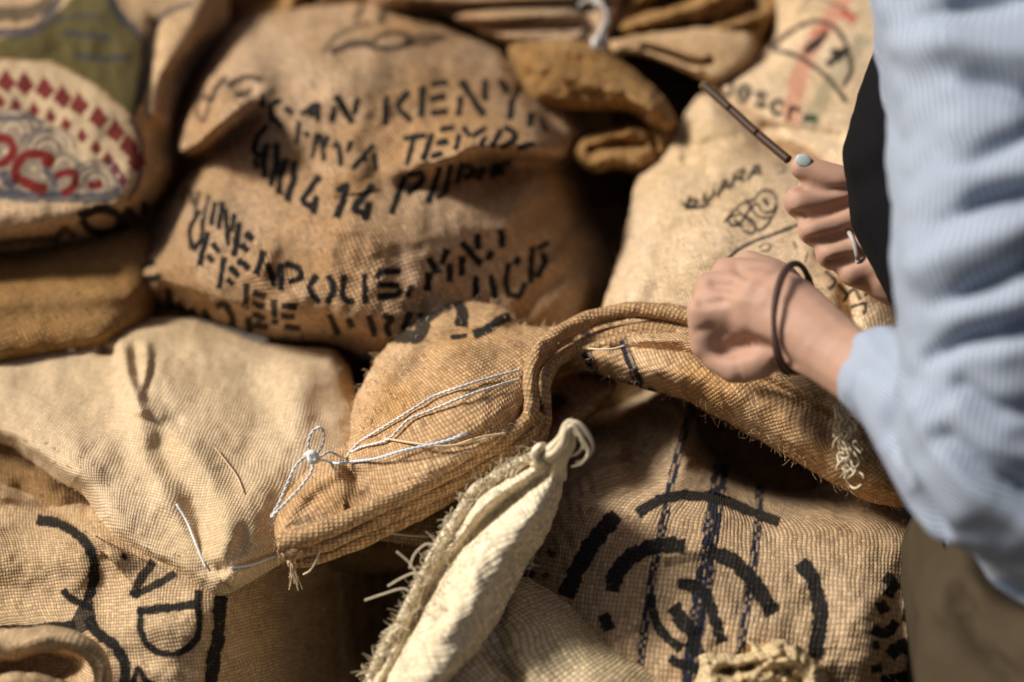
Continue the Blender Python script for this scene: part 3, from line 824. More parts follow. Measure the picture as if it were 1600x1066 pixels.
# fourth line
mk += st(7, [(286, 312), (292, 290)], [(298, 298), (302, 320)], [(310, 300), (304, 336)], [(326, 306), (318, 344)], op=0.7) + st(8, [(336, 318), (330, 350)], [(347, 317), (342, 356)], [(352, 328), (357, 382)], [(366, 336), (362, 360)])
mk += st(10, [(374, 350), (366, 398)], [(385, 365), (394, 374)], [(378, 384), (386, 391)], [(374, 408), (388, 419)], [(412, 394), (401, 428)], [(419, 413), (429, 446)], [(439, 414), (439, 452)], [(448, 413), (466, 420), (470, 434), (453, 441)])
mk += st(10, [(494, 432), (484, 450), (498, 472)], [(514, 432), (522, 452), (512, 472)], [(537, 432), (536, 466), (552, 472)], [(570, 430), (570, 472)], [(624, 424), (594, 425), (590, 434)], [(592, 444), (622, 447)], [(626, 454), (618, 463), (592, 464)], [(643, 447), (637, 462)])
mk += st(11, [(671, 405), (685, 426)], [(670, 428), (668, 452)], [(698, 391), (691, 411)], [(703, 414), (703, 438)], [(722, 402), (722, 429)], [(723, 381), (750, 412)], [(746, 368), (748, 388)], [(768, 394), (764, 404)], [(782, 360), (786, 384)])
mk += st(10, [(744, 434), (743, 469)], [(768, 432), (776, 472)], [(795, 414), (791, 440), (796, 460), (812, 463)], [(820, 444), (812, 460)], [(810, 404), (806, 412)], [(831, 388), (829, 440)], [(848, 398), (852, 408), (840, 432)], [(842, 388), (856, 380)])
# fifth and sixth lines
mk += st(7, [(312, 330), (297, 358), (300, 388)], [(317, 344), (314, 374), (303, 390)]) + st(9, [(324, 365), (312, 413)], [(333, 382), (341, 393)], [(326, 400), (332, 408)], [(350, 404), (343, 449)], [(360, 418), (372, 430)], [(356, 438), (362, 444)])
mk += st(10, [(385, 445), (383, 480)], [(398, 458), (413, 463)], [(396, 475), (411, 479)], [(397, 492), (413, 497)], [(428, 470), (430, 505)], [(442, 478), (461, 480)], [(442, 494), (458, 495)], [(447, 511), (467, 513)], [(515, 494), (528, 521)], [(545, 500), (550, 510)], [(577, 495), (585, 524)], [(600, 492), (612, 500), (604, 510), (608, 524)], [(640, 490), (632, 512), (642, 522)], [(656, 492), (660, 514)], op=0.85)
mk += st(11, [(219, 416), (240, 410)], [(226, 438), (249, 432)], [(218, 396), (236, 388)], [(262, 452), (268, 482)], [(280, 474), (286, 488)], [(298, 484), (304, 496)], [(340, 478), (352, 476), (364, 500), (362, 514)], [(388, 498), (390, 524)], [(400, 508), (416, 512)], [(318, 486), (326, 500)], op=0.85)
# emblem at the top: rays and ring
mk += [ln([(505, 82), (525, 58), (560, 40), (580, 38)], 6, INK, 0.75), ln([(520, 82), (545, 70), (575, 68)], 13, INK, 0.8), ln([(575, 72), (600, 54), (630, 52), (640, 68), (612, 76), (580, 74)], 8, INK, 0.85),
       ln([(630, 68), (660, 56), (695, 58), (670, 66), (640, 70)], 8, INK, 0.8), ln([(595, 35), (602, 15), (640, 8)], 12, INK, 0.8), ln([(555, 30), (568, 10)], 10, INK, 0.7),
       ln([(640, 25), (660, 40), (700, 34)], 6, INK, 0.5), ln([(578, 92), (582, 130), (577, 150)], 3, INK, 0.3), ln([(600, 140), (660, 125), (760, 105), (800, 102)], 2.5, INK, 0.35)]
t = sack(580, 560, 1.66, 'large brown sack with black stencilled lettering reading KENYA and MINNEAPOLIS')
r_ken = cloth('sack_body', [(178, 428), (196, 395), (218, 366), (244, 325), (272, 290), (290, 262), (272, 236), (276, 200), (290, 160), (312, 110), (345, 60), (390, 30), (460, 14), (600, 4), (700, 20), (800, 60), (880, 78), (950, 120), (960, 200), (915, 255), (918, 300), (935, 345), (965, 400), (962, 440), (945, 490), (900, 560), (760, 600), (600, 570), (520, 540), (430, 530), (360, 512), (290, 492), (215, 468), (186, 448)],
    B([(180, 430, .03), (300, 120), (600, 0), (900, 80, .12), (960, 400, .16), (600, 300, -.02), (400, 520), (800, 580, .09)], 0.05), edge=0.075, R=85, bulge=0.13,
    folds=[('s', [(404, 146), (397, 160), (380, 178), (350, 204), (310, 236), (272, 256)], [9, 8, 8, 8, 8, 9], [0.0, 0.05, 0.11, 0.13, 0.13, 0.10], 55),
           ('s', [(900, 252), (840, 246), (790, 240), (745, 244), (700, 264), (655, 286), (600, 296)], [8, 8, 8, 8, 10, 18, 26], [0.11, 0.15, 0.15, 0.14, 0.11, 0.06, 0.01], 66),
           ('g', [(330, 130), (500, 110), (700, 130), (830, 165)], 75, 0.04), ('g', [(440, 230), (500, 262), (580, 282), (660, 284)], 26, -0.014), ('g', [(410, 180), (440, 210), (470, 240)], 16, -0.016),
           ('g', [(395, 185), (375, 205), (330, 235), (290, 262)], [13, 17, 17, 14], [-0.03, -0.04, -0.035, -0.02]),
           ('g', [(420, 60), (440, 110), (470, 160), (520, 180)], 30, -0.014), ('g', [(340, 130), (385, 110), (410, 140), (400, 175)], 22, 0.025), ('g', [(480, 165), (530, 150), (600, 165)], 30, 0.012),
           ('g', [(640, 290), (700, 268), (800, 262), (890, 255)], [20, 22, 22, 16], -0.028), ('g', [(800, 90), (830, 140), (860, 190), (905, 250)], [16, 18, 18, 18], -0.045),
           ('g', [(560, 370), (700, 360), (850, 300)], 45, 0.018), ('g', [(300, 300), (350, 380), (460, 470)], 40, 0.014), ('g', [(850, 400), (900, 350), (945, 330)], 12, -0.012), ('g', [(800, 500), (880, 430), (950, 400)], 14, -0.014),
           ('g', [(240, 350), (260, 420), (330, 490)], 22, -0.01), ('g', [(460, 20), (640, 40), (860, 80)], 14, -0.012)],
    marks=mk, mat=M_kenya, parent=t, step=2.0, seed=3, rough=0.010, rscale=70, back=0.22)
r_ear = cloth('gathered_corner', [(796, 74), (850, 60), (905, 60), (955, 84), (1000, 116), (1040, 156), (1057, 186), (1046, 204), (1016, 196), (985, 176), (930, 172), (884, 170), (850, 164), (826, 150), (808, 112)],
    B([(800, 72), (900, 65), (1050, 190), (940, 168), (830, 150)], -0.07), edge=0.045, R=34, bulge=0.05,
    folds=[('g', [(830, 100), (900, 122), (980, 150), (1020, 172)], 15, 0.02), ('g', [(850, 84), (930, 106), (1000, 146)], 10, -0.014), ('g', [(900, 148), (960, 150), (1010, 180)], 7, -0.010), ('g', [(820, 80), (830, 115)], 12, -0.016), ('g', [(890, 70), (960, 96), (1030, 160)], 9, 0.010)],
    mat=M_orange, parent=t, step=2.5, seed=4, rough=0.008, rscale=34, back=0.08)
r_ear2 = cloth('gathered_corner', [(896, 236), (912, 216), (945, 202), (985, 190), (1030, 186), (1056, 192), (1052, 222), (1038, 250), (1004, 270), (962, 264), (925, 270), (902, 256)],
    B([(900, 240), (985, 190), (1050, 200), (1005, 265), (925, 265)], 0.0), edge=0.04, R=24, bulge=0.03,
    folds=[('g', [(925, 236), (965, 228), (1006, 226)], [9, 10, 8], [-0.03, -0.035, -0.02]), ('g', [(1010, 196), (1022, 224), (1028, 250)], 6, -0.022), ('g', [(930, 216), (980, 206), (1020, 204)], 8, 0.012)],
    mat=M_orange, parent=t, step=2.0, seed=34, rough=0.008, rscale=30, back=0.08)
fuzz(r_ken, 120, 16, M_fibre, t, inner=0.3)

# ---------------------------------------------------------------- along the top edge
o = cloth('burlap_sack', [(262, -110), (500, -120), (640, -100), (640, 20), (560, 12), (480, 22), (455, 30), (400, 34), (352, 42), (340, 10), (300, 0)],
    B([(262, -110), (640, -100), (350, 40), (600, 10)], 0.10), edge=0.06, R=40, bulge=0.03, mat=M_orange, step=4.0, seed=5,
    folds=[('g', [(355, 20), (390, 0), (430, -5)], 24, -0.07), ('g', [(440, 30), (455, 0), (460, -50)], 10, 0.03), ('g', [(480, 15), (500, -30)], 10, -0.04)]).obj
setp(o, 'brown sack crumpled at the top edge, above the left shoulder of the KENYA sack', 'sack', GROUP)
mk = [ln([(640, 6), (700, 12), (800, 8), (930, 14)], 11, INK, 0.75), ln([(735, 40), (790, 38), (850, 26)], 8, INK, 0.8), ln([(760, 56), (800, 60), (860, 54)], 6, INK, 0.55),
      ln([(640, 30), (680, 24), (720, 22)], 7, INK, 0.7), ln([(860, 30), (890, 20)], 7, INK, 0.6), ln([(870, 48), (895, 52)], 6, INK, 0.5)]
o = cloth('burlap_sack', [(560, -120), (960, -120), (972, -20), (962, 40), (940, 78), (880, 84), (800, 70), (740, 45), (690, 22), (600, 12), (570, -20)],
    B([(560, -120), (960, -120), (900, 70), (600, 10)], -0.02), edge=0.05, R=34, bulge=0.03, marks=mk, mat=M_kenya, step=3.0, seed=6,
    folds=[('g', [(620, 14), (720, 16), (840, 10), (950, 8)], 8, -0.035), ('g', [(720, 42), (800, 44), (900, 40)], 8, -0.02), ('g', [(720, 28), (800, 24), (900, 22)], 9, 0.02), ('g', [(780, 62), (860, 64), (930, 60)], 10, 0.018),
           ('g', [(912, 10), (925, 40), (915, 75)], 12, -0.03)]).obj
setp(o, 'brown sack folded flat in inked bands, right of the emblem on the KENYA sack', 'sack', GROUP)
M_string2 = M_string
t = thing('white_string', P3(935, 40, 1.88), 'short knotted white string hanging at the top edge above the brown gathered corner', 'string', 'white strings on the sacks')
sweep('strand', [(905, 8, 1.86), (925, -4, 1.83), (942, 8, 1.82), (948, 28, 1.82), (938, 50, 1.82), (932, 64, 1.82)], [0.0012, 0.0014, 0.0016], None, M_string, t, 8, rough=0.35, step=2)
sweep('knot', [(936, 56, 1.82), (930, 68, 1.81), (932, 78, 1.815)], [0.0016, 0.0034, 0.002], None, M_string, t, 8, rough=0.4, step=1.5)
for q in range(5):
    sweep('strand', [(908 + q * 2, 6, 1.865), (926 + q, -2 + q * 2, 1.83), (944 + q * 1.5, 12 + q, 1.82), (950 - q * 2, 34, 1.818), (938 + q * 2, 54 + q, 1.82), (926 + q * 4, 72 + q * 3, 1.82)], 0.0006, None, M_string, t, 5, step=3)

# crumpled orange heap
o = cloth('burlap_sack', [(930, -120), (1260, -120), (1232, -10), (1215, 40), (1196, 62), (1200, 92), (1172, 100), (1130, 92), (1080, 78), (1040, 60), (1000, 66), (962, 50), (945, 10)],
    B([(930, -120), (1260, -120), (960, 60), (1190, 90)], 0.02), edge=0.05, R=30, bulge=0.04, mat=M_orange, step=2.5, seed=7, rough=0.018, rscale=34,
    folds=[('g', [(960, 50), (1020, 30), (1090, 10), (1150, -20)], 10, 0.035), ('g', [(985, 20), (1040, 0), (1100, -30)], 10, -0.045), ('g', [(1000, 62), (1060, 46), (1120, 34), (1180, 10)], 8, -0.04), ('g', [(1100, 60), (1150, 40), (1200, 20)], 9, 0.03),
           ('g', [(1140, 20), (1170, 0), (1190, -40)], 10, -0.04), ('g', [(1010, -10), (1070, -30), (1130, -60)], 9, 0.04), ('g', [(1050, 66), (1110, 56), (1180, 40)], 6, -0.03), ('g', [(970, 36), (1030, 14), (1080, -6)], 6, -0.03), ('g', [(960, 10), (990, -20)], 14, -0.05)]).obj
setp(o, 'orange-brown sack crumpled into ridges at the top edge, right of the hanging string', 'sack', GROUP)
o = cloth('burlap_sack', [(1004, 52), (1060, 46), (1140, 44), (1178, 60), (1170, 96), (1140, 122), (1112, 130), (1070, 112), (1030, 95), (990, 84), (960, 84), (950, 66), (980, 58)],
    B([(1000, 55), (1170, 60), (1120, 130), (960, 80)], -0.06), edge=0.03, R=16, bulge=0.02, mat=M_face, step=2.0, seed=8,
    folds=[('g', [(1006, 72), (1050, 86), (1084, 100), (1112, 96)], [4, 5, 5, 4], -0.035), ('g', [(1005, 62), (1050, 76), (1100, 88)], 6, 0.012), ('g', [(990, 84), (1040, 98), (1090, 112)], 7, 0.014)]).obj
setp(o, 'light brown sack mouth flattened into two lips, pointing down from the orange crumpled sack', 'sack', GROUP)

# ---------------------------------------------------------------- sack with the red and green stripes, top right
mk = [ln([(1345, -60), (1310, 10), (1262, 85), (1244, 140), (1236, 188)], 26, (0.55, 0.10, 0.08), 0.42), ln([(1352, 60), (1306, 118), (1278, 168), (1262, 200)], 26, (0.16, 0.20, 0.13), 0.40),
      ln([(1318, 20), (1335, 30)], 14, (0.5, 0.03, 0.03), 0.7), ln([(1270, 50), (1292, 42)], 9, (0.5, 0.04, 0.03), 0.5),
      ln([(1205, 78), (1232, 52), (1270, 34), (1302, 42), (1322, 70), (1332, 110)], 7), ln([(1212, 78), (1250, 90), (1290, 118), (1322, 158)], 7), ln([(1332, 110), (1318, 135)], 7)]
mk += [ln([(1262, 72), (1280, 60), (1290, 50)], 6), ln([(1290, 50), (1278, 70), (1258, 82)], 9), ln([(1300, 82), (1322, 78)], 9), ln([(1320, 80), (1310, 90), (1294, 100)], 11)]
mk += text('Descr', [(1120, 148), (1160, 158), (1196, 172), (1252, 196)], [(4, -30), (6, -30), (6, -28), (6, -26)], 7, 0.75)
mk += [ln([(1258, 184), (1274, 186)], 14, (0.02, 0.05, 0.03), 0.9), ln([(1250, 8), (1270, -6), (1300, 4), (1330, 20)], 5, INK, 0.55), ln([(1245, 20), (1262, 10)], 5, INK, 0.5)]
t = sack(1260, 230, 1.8, 'cream sack with faded red and green stripes and a black arc panel, top right')
r_des = cloth('sack_body', [(1105, 135), (1140, 108), (1178, 84), (1204, 62), (1210, 20), (1216, -120), (1500, -120), (1520, 120), (1480, 280), (1330, 300), (1255, 262), (1200, 222), (1150, 180)],
    B([(1100, 130), (1210, -100), (1500, -100), (1480, 280), (1250, 260)], -0.02), edge=0.06, R=55, bulge=0.07, marks=mk, mat=M_yara, parent=t, step=2.5, seed=9,
    folds=[('g', [(1170, 95), (1210, 82), (1236, 55)], 12, -0.02), ('g', [(1196, 200), (1250, 206), (1310, 215)], 10, -0.014), ('g', [(1215, 60), (1225, 10), (1225, -60)], 16, 0.012), ('g', [(1240, 0), (1232, 40)], 9, -0.012)])

# ---------------------------------------------------------------- sandy sack on the right
mk = text('buARA', [(1068, 326), (1112, 312), (1150, 288), (1192, 272)], [(6, -16), (2, -20), (4, -20), (3, -18)], 5.5, 0.8)
mk += [ln([(1212, 262), (1220, 256), (1228, 262), (1224, 270), (1214, 270)], 3), ln([(1066, 318), (1082, 325), (1108, 320)], 5)]
kn = [(1132, 348), (1146, 330), (1160, 318), (1178, 312), (1190, 298), (1206, 300), (1214, 316), (1204, 332), (1190, 330), (1182, 318), (1168, 332), (1156, 350), (1142, 352), (1136, 342)]
mk += [ln(kn + [kn[0]], 4), ln([(1150, 326), (1172, 346), (1186, 360), (1200, 350), (1216, 322)], 4), ln([(1140, 340), (1160, 336), (1180, 350), (1176, 366), (1162, 360)], 4),
       ln([(1166, 312), (1184, 338), (1206, 340)], 4), ln([(1194, 312), (1200, 320)], 6), ln([(1148, 344), (1160, 356)], 5)]
mk += [ln([(1090, 492), (1112, 440), (1140, 402), (1172, 380), (1210, 366), (1250, 350)], 5), ln([(1186, 386), (1196, 380), (1206, 384), (1200, 392), (1190, 392)], 3),
       ln([(1240, 378), (1244, 388)], 4), ln([(1262, 395), (1258, 410)], 4)]
mk += [ln([(1290, 425), (1306, 440), (1296, 452)], 5), ln([(1310, 445), (1325, 462)], 6), ln([(1318, 470), (1334, 452), (1344, 468)], 5), ln([(1330, 480), (1352, 474), (1350, 490)], 5), ln([(1352, 462), (1362, 450)], 4)]
t = sack(1180, 520, 1.66, 'sandy sack behind the fists, with a black knot emblem under curved lettering')
r_yara = cloth('sack_body', [(940, 505), (958, 430), (974, 370), (986, 318), (996, 272), (1025, 240), (1052, 205), (1078, 165), (1108, 142), (1150, 160), (1210, 215), (1270, 240), (1360, 260), (1450, 340), (1475, 470), (1440, 560), (1300, 620), (1100, 600), (980, 560)],
    B([(940, 500), (1000, 270), (1110, 145), (1360, 270), (1470, 470), (1200, 400), (1100, 600)], 0.0), edge=0.07, R=60, bulge=0.11, marks=mk, mat=M_yara, parent=t, step=2.5, seed=10,
    folds=[('g', [(1060, 215), (1085, 232), (1110, 225), (1150, 215)], [10, 12, 12, 8], [-0.02, -0.03, -0.02, -0.008]), ('g', [(1025, 245), (1060, 262), (1100, 265)], 14, -0.02), ('g', [(1080, 180), (1070, 225), (1072, 250)], 10, -0.02),
           ('g', [(960, 470), (1040, 430), (1130, 380)], 30, 0.010), ('g', [(1330, 420), (1380, 450), (1430, 480)], 24, 0.03), ('g', [(1290, 400), (1320, 440), (1330, 520)], 14, -0.02), ('g', [(985, 330), (1010, 400), (990, 480)], 14, 0.008)])
fuzz(r_yara, 60, 12, M_fibre_pale, t, inner=0.3)

# added filler sacks, coloured dark so the gaps read as deep shade
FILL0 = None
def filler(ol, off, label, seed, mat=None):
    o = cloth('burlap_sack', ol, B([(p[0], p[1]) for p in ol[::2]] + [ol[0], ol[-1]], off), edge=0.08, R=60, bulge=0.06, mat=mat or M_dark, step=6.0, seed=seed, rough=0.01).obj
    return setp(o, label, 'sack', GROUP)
filler([(830, 190), (940, 150), (1060, 170), (1110, 300), (1060, 480), (960, 560), (880, 480), (820, 320)], 0.32, 'filler sack, coloured dark for gap shade, between the KENYA sack and the sandy emblem sack', 20)
filler([(140, 260), (260, 200), (340, 260), (330, 420), (260, 540), (150, 540), (120, 400)], 0.34, 'filler sack, coloured dark for gap shade, at the left end of the KENYA sack', 21)
filler([(420, 480), (560, 500), (700, 560), (660, 700), (560, 760), (460, 700)], 0.26, 'filler sack, coloured dark for gap shade, below the KENYA sack, beside the pale draped sack', 22)

filler([(-160, 560), (60, 590), (240, 640), (330, 760), (260, 900), (-160, 900)], 0.16, 'filler sack, coloured dark for fold shade, between the pale draped sack and the lettered sack', 24)
filler([(860, 20), (1060, 40), (1240, 60), (1300, 180), (1180, 300), (1000, 260), (880, 160)], 0.30, 'filler darkened as gap shade, above the sandy emblem sack, left of the red striped sack', 25)
filler([(240, -60), (480, -60), (700, -20), (560, 120), (400, 120), (300, 330), (220, 330), (230, 120)], 0.36, 'filler sack, coloured dark for gap shade, between the red-diamond print sack and the KENYA sack', 26)
filler([(640, 560), (900, 520), (1180, 560), (1320, 700), (1240, 820), (960, 800), (700, 880), (480, 880), (560, 700)], 0.24, 'filler sack, coloured dark for hollow shade, under the thick folded mouth in the centre', 27)
filler([(1240, 560), (1480, 520), (1620, 700), (1620, 1190), (1460, 1190), (1380, 900)], 0.22, 'filler sack, coloured dark for gap shade, behind the sleeve, right of the navy striped sack', 28)

# ---------------------------------------------------------------- pale draped sack on the left
t = sack(230, 900, 1.42, 'pale smooth sack draped over the lettered sack on the left, ending in a pointed corner')
r_pale = cloth('sack_body', [(-140, 522), (0, 512), (90, 503), (200, 496), (290, 496), (345, 512), (410, 535), (470, 542), (520, 546), (545, 572), (556, 612), (575, 660), (560, 760), (500, 850), (438, 882), (385, 914), (345, 932), (318, 926), (262, 896), (215, 872), (170, 842), (148, 800), (128, 772), (90, 752), (40, 715), (0, 692), (-140, 650)],
    [(-140, 520, 1.60), (200, 500, 1.60), (520, 550, 1.56), (-140, 650, 1.50), (150, 800, 1.37), (330, 925, 1.28), (560, 700, 1.44), (250, 700, 1.43), (420, 880, 1.31), (0, 690, 1.47)], edge=0.035, R=40, bulge=0.035,
    folds=[('s', [(340, 900), (290, 850), (245, 760), (215, 690), (190, 620), (180, 560), (185, 535)], [10, 12, 16, 16, 9, 6, 5], [0.008, 0.014, 0.018, 0.020, 0.018, 0.012, 0.004], 90),
           ('g', [(209, 540), (210, 572), (220, 605)], [8, 8, 8], [-0.005, -0.008, -0.005]), ('g', [(228, 542), (230, 575), (220, 612)], [9, 8, 6], [0.010, 0.010, 0.004]), ('g', [(242, 560), (232, 600), (226, 632)], [8, 8, 10], [-0.004, -0.006, -0.004]), ('g', [(194, 548), (202, 590), (220, 640)], 11, 0.013),
           ('g', [(160, 548), (174, 552)], 8, -0.018), ('g', [(215, 655), (245, 662), (275, 660)], 10, -0.005),
           ('s', [(145, 800), (100, 745), (50, 710), (-20, 690)], 8, 0.03, 60), ('g', [(-80, 560), (60, 545), (160, 550)], 16, -0.006), ('g', [(250, 700), (300, 790), (330, 880)], 22, -0.018), ('g', [(300, 700), (345, 780), (338, 870)], 24, 0.012),
           ('g', [(350, 870), (390, 800), (440, 700), (470, 600)], 34, 0.016), ('g', [(345, 885), (372, 860), (380, 830)], 12, -0.005), ('g', [(0, 600), (80, 640), (140, 720)], 34, 0.012), ('g', [(346, 524), (400, 600), (430, 700)], 40, -0.010), ('g', [(345, 890), (390, 880), (440, 862)], 7, -0.008)],
    mat=M_pale, parent=t, step=2.0, seed=11, rough=0.004, wob=0.7)
fuzz(r_pale, 220, 11, M_fibre_pale, t, where=lambda x, y: y > 640, inner=0.5)
def on(rel, pts, lift=0.004):
    return [(x, y, float(rel.surf(x, y)) - lift) for x, y in pts]
sweep('loose_thread', on(r_pale, [(276, 788), (292, 815), (306, 850), (322, 888)]), 0.0009, None, M_string, t, 6, step=3)
sweep('loose_thread', on(r_pale, [(336, 700), (356, 725), (372, 748), (380, 770)]), 0.0005, None, M_fibre, t, 5, step=3)
sweep('loose_thread', on(r_pale, [(360, 888), (395, 882), (432, 868)]), 0.0009, None, M_string, t, 6, step=3)

# fluff on it
o = blobs('lint', [(P3(110, 545, float(r_pale.surf(110, 545)) - 0.004), (0.0045, 0.003, 0.003), __import__('mathutils').Matrix.Rotation(0.5, 4, 'Y'))], 0.0012, M_string, None, 2)
setp(o, 'tiny white speck of lint lying on the pale draped sack', 'lint')

# ---------------------------------------------------------------- lettered sack, lower left
mk = [ln([(60, 812), (95, 820), (122, 836), (142, 862), (148, 892), (142, 922), (134, 950)], 17), ln([(100, 924), (112, 936), (132, 944)], 12), fill([(112, 968), (124, 944), (146, 946), (152, 974), (128, 990), (108, 986)], INK),
      ln([(-80, 984), (0, 985), (60, 983), (116, 976)], 15), ln([(138, 968), (156, 992), (180, 1010), (194, 1036), (194, 1066), (186, 1110)], 18),
      ln([(240, 880), (222, 900), (208, 930)], 15, INK, .94, False), ln([(208, 930), (240, 916), (272, 897)], 12, INK, .94, False), ln([(218, 955), (262, 950), (312, 944)], 14), ln([(310, 925), (311, 985), (302, 1005), (280, 1020), (255, 1022), (232, 1010), (221, 988), (219, 955)], 11),
      ln([(346, 915), (343, 960), (340, 1000), (332, 1040), (324, 1110)], 21), ln([(205, 1080), (216, 1046), (226, 1062), (240, 1072)], 10), ln([(192, 868), (196, 872)], 8)]
t = sack(250, 1080, 1.30, 'sack printed with a thick black curly bracket and large letters, lower left')
r_let = cloth('sack_body', [(-140, 690), (-60, 700), (10, 745), (70, 775), (150, 790), (300, 800), (420, 790), (530, 800), (556, 860), (556, 960), (552, 1180), (-140, 1180)],
    [(-140, 700, 1.50), (100, 790, 1.44), (400, 800, 1.43), (540, 860, 1.60), (-140, 1000, 1.36), (200, 950, 1.335), (340, 960, 1.33), (430, 960, 1.43), (545, 1000, 1.60), (-140, 1180, 1.32), (60, 1100, 1.32), (200, 1180, 1.285), (340, 1180, 1.30), (545, 1180, 1.54)], edge=0.04, R=40, bulge=0.03, marks=mk, mat=M_letter, parent=t, step=2.0, seed=12,
    folds=[('s', [(160, 860), (110, 808), (50, 788), (-60, 772)], [8, 8, 9, 12], 0.03, 70), ('s', [(-80, 812), (20, 806), (80, 808), (130, 830)], 8, 0.03, 80), ('g', [(-80, 720), (0, 752), (60, 785), (130, 806)], 15, -0.022), ('g', [(150, 880), (165, 960), (220, 1020)], 26, -0.010),
           ('g', [(60, 1000), (180, 990), (330, 960)], 36, 0.010), ('g', [(360, 980), (430, 950), (530, 900)], 14, -0.006), ('g', [(-40, 870), (60, 880), (130, 870)], 40, 0.016), ('g', [(-90, 1075), (0, 1060), (60, 1046), (110, 1040)], [40, 40, 34, 24], [-0.25, -0.25, -0.22, -0.12]), ('g', [(520, 850), (526, 950), (530, 1100)], 8, -0.010)],
    rough=0.004)
fuzz(r_let, 160, 10, M_fibre_pale, t, inner=0.95)
sweep('side_seam', [(524, 845, 1.555), (530, 900, 1.555), (534, 980, 1.555), (537, 1080, 1.53), (540, 1180, 1.50)], 0.0045, 0.003, M_dark, t, 10, rough=0.35, step=3)
for k in range(26):
    y = 855 + k * 9.0; x = np.interp(y, [845, 900, 980, 1080], [524, 530, 534, 537]); d = np.interp(y, [845, 900, 980, 1080], [1.555, 1.555, 1.555, 1.53]) - 0.005
    o = sweep('stitch', [(x - 5, y - 3, d), (x + 1, y, d - 0.003), (x + 6, y + 3, d)], 0.0010, None, M_dark, t, 5, step=3)

# open mouth of another sack, bottom left corner
t = sack(60, 1080, 1.22, 'rolled open mouth of a sack with a dark hollow, bottom left corner')
r_m = cloth('inner_cloth', [(-140, 1010), (-20, 1000), (60, 988), (120, 992), (158, 1015), (172, 1050), (172, 1180), (-140, 1180)],
    [(-140, 1000, 1.42), (60, 990, 1.42), (170, 1050, 1.36), (-140, 1180, 1.42), (170, 1180, 1.36)], edge=0.012, R=14, bulge=0.0,
    folds=[], mat=M_letter, parent=t, step=2.0, seed=13, back=0.06)
sweep('rolled_rim', [(-120, 1022, 1.195), (-20, 1012, 1.19), (60, 1000, 1.185), (112, 1002, 1.185), (146, 1020, 1.19), (160, 1052, 1.195), (156, 1110, 1.20)], [0.0095, 0.0105, 0.0095, 0.0065, 0.0055, 0.0055], [0.022, 0.022, 0.018], M_letter, t, 12, rough=0.15, step=3)
r_low = cloth('lower_lip', [(-140, 1056), (-40, 1058), (40, 1050), (90, 1060), (130, 1078), (150, 1120), (140, 1190), (-140, 1190)], [(-140, 1060, 1.17), (60, 1055, 1.17), (140, 1100, 1.19), (0, 1190, 1.13)], edge=0.02, R=16, bulge=0.01, mat=M_letter, parent=t, step=2.5, seed=14, back=0.06)
fuzz(r_m, 90, 11, M_fibre_pale, t, inner=0.6)

# dark sack in the gap beside it
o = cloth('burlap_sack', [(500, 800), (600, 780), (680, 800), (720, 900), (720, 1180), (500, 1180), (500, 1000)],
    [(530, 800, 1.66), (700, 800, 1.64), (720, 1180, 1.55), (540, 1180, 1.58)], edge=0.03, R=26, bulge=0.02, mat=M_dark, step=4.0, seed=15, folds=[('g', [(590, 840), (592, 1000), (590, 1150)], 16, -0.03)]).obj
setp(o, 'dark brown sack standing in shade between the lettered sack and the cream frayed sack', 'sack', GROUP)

# ---------------------------------------------------------------- sack with blue stripes, lower right
def stripe(pts, wd):
    """a woven band: navy threads with flecks of plain jute showing between them"""
    out = [ln(pts, wd, NAVY, 0.97)]
    sp = spline(pts, step=1.0)
    for k in range(5, len(sp) - 8, 6):
        dx, dy = sp[k + 4][:2] - sp[k][:2]; L = math.hypot(dx, dy) + 1e-6
        o = RNG.choice([-0.3, 0.05, 0.3]) * wd if wd > 16 else RNG.choice([-0.22, 0.2]) * wd
        p = sp[k] + np.array([-dy / L, dx / L]) * o
        out.append(ln([p, p + np.array([dx, dy])], 3.6, (0.50, 0.36, 0.22), 0.75))
    return out
mk = stripe([(1082, 630), (1066, 690), (1050, 750), (1034, 830), (1018, 910), (1005, 1000), (996, 1080)], 13)
mk += stripe([(1140, 690), (1122, 760), (1110, 840), (1100, 910), (1086, 990), (1074, 1080)], 25)
mk += stripe([(1192, 720), (1186, 790), (1180, 860), (1170, 930), (1158, 1010), (1150, 1080)], 13)
mk += [ln([(998, 802), (1022, 786), (1050, 776), (1082, 774), (1130, 782), (1175, 800), (1215, 816)], [17][0]), ln([(962, 806), (938, 834), (912, 872), (896, 902), (884, 930)], 27), ln([(956, 922), (962, 898), (985, 872), (1012, 858), (1040, 852), (1068, 854)], 25),
       ln([(1108, 862), (1140, 874), (1168, 900), (1190, 928), (1208, 956)], 25), ln([(1252, 880), (1270, 905), (1280, 940), (1280, 980), (1272, 1028)], 24), ln([(1062, 912), (1080, 914), (1100, 926), (1114, 960), (1128, 1002)], 19),
       ln([(1052, 950), (1066, 968), (1082, 992), (1090, 1022)], 25), ln([(1016, 930), (1022, 962), (1038, 992), (1062, 1014)], 16), ln([(944, 962), (952, 982)], 20), ln([(1048, 1030), (1070, 1040), (1096, 1048)], 16), ln([(1040, 880), (1072, 872), (1110, 868)], 16, INK, 0.6)]
mk += [ln([(1384, 902), (1396, 912), (1388, 930)], 20), ln([(1374, 952), (1384, 946)], 20), ln([(1364, 984), (1384, 990), (1400, 974)], 18), ln([(1368, 1005), (1370, 1012)], 12), ln([(1392, 1024), (1410, 1010), (1424, 1020)], 22), ln([(1364, 1046), (1376, 1044)], 14),
       ln([(1412, 900), (1424, 940), (1418, 970)], 20), ln([(1436, 880), (1448, 930), (1440, 990)], 24), ln([(1380, 1066), (1420, 1058)], 20)]
GREY = (0.06, 0.055, 0.05)
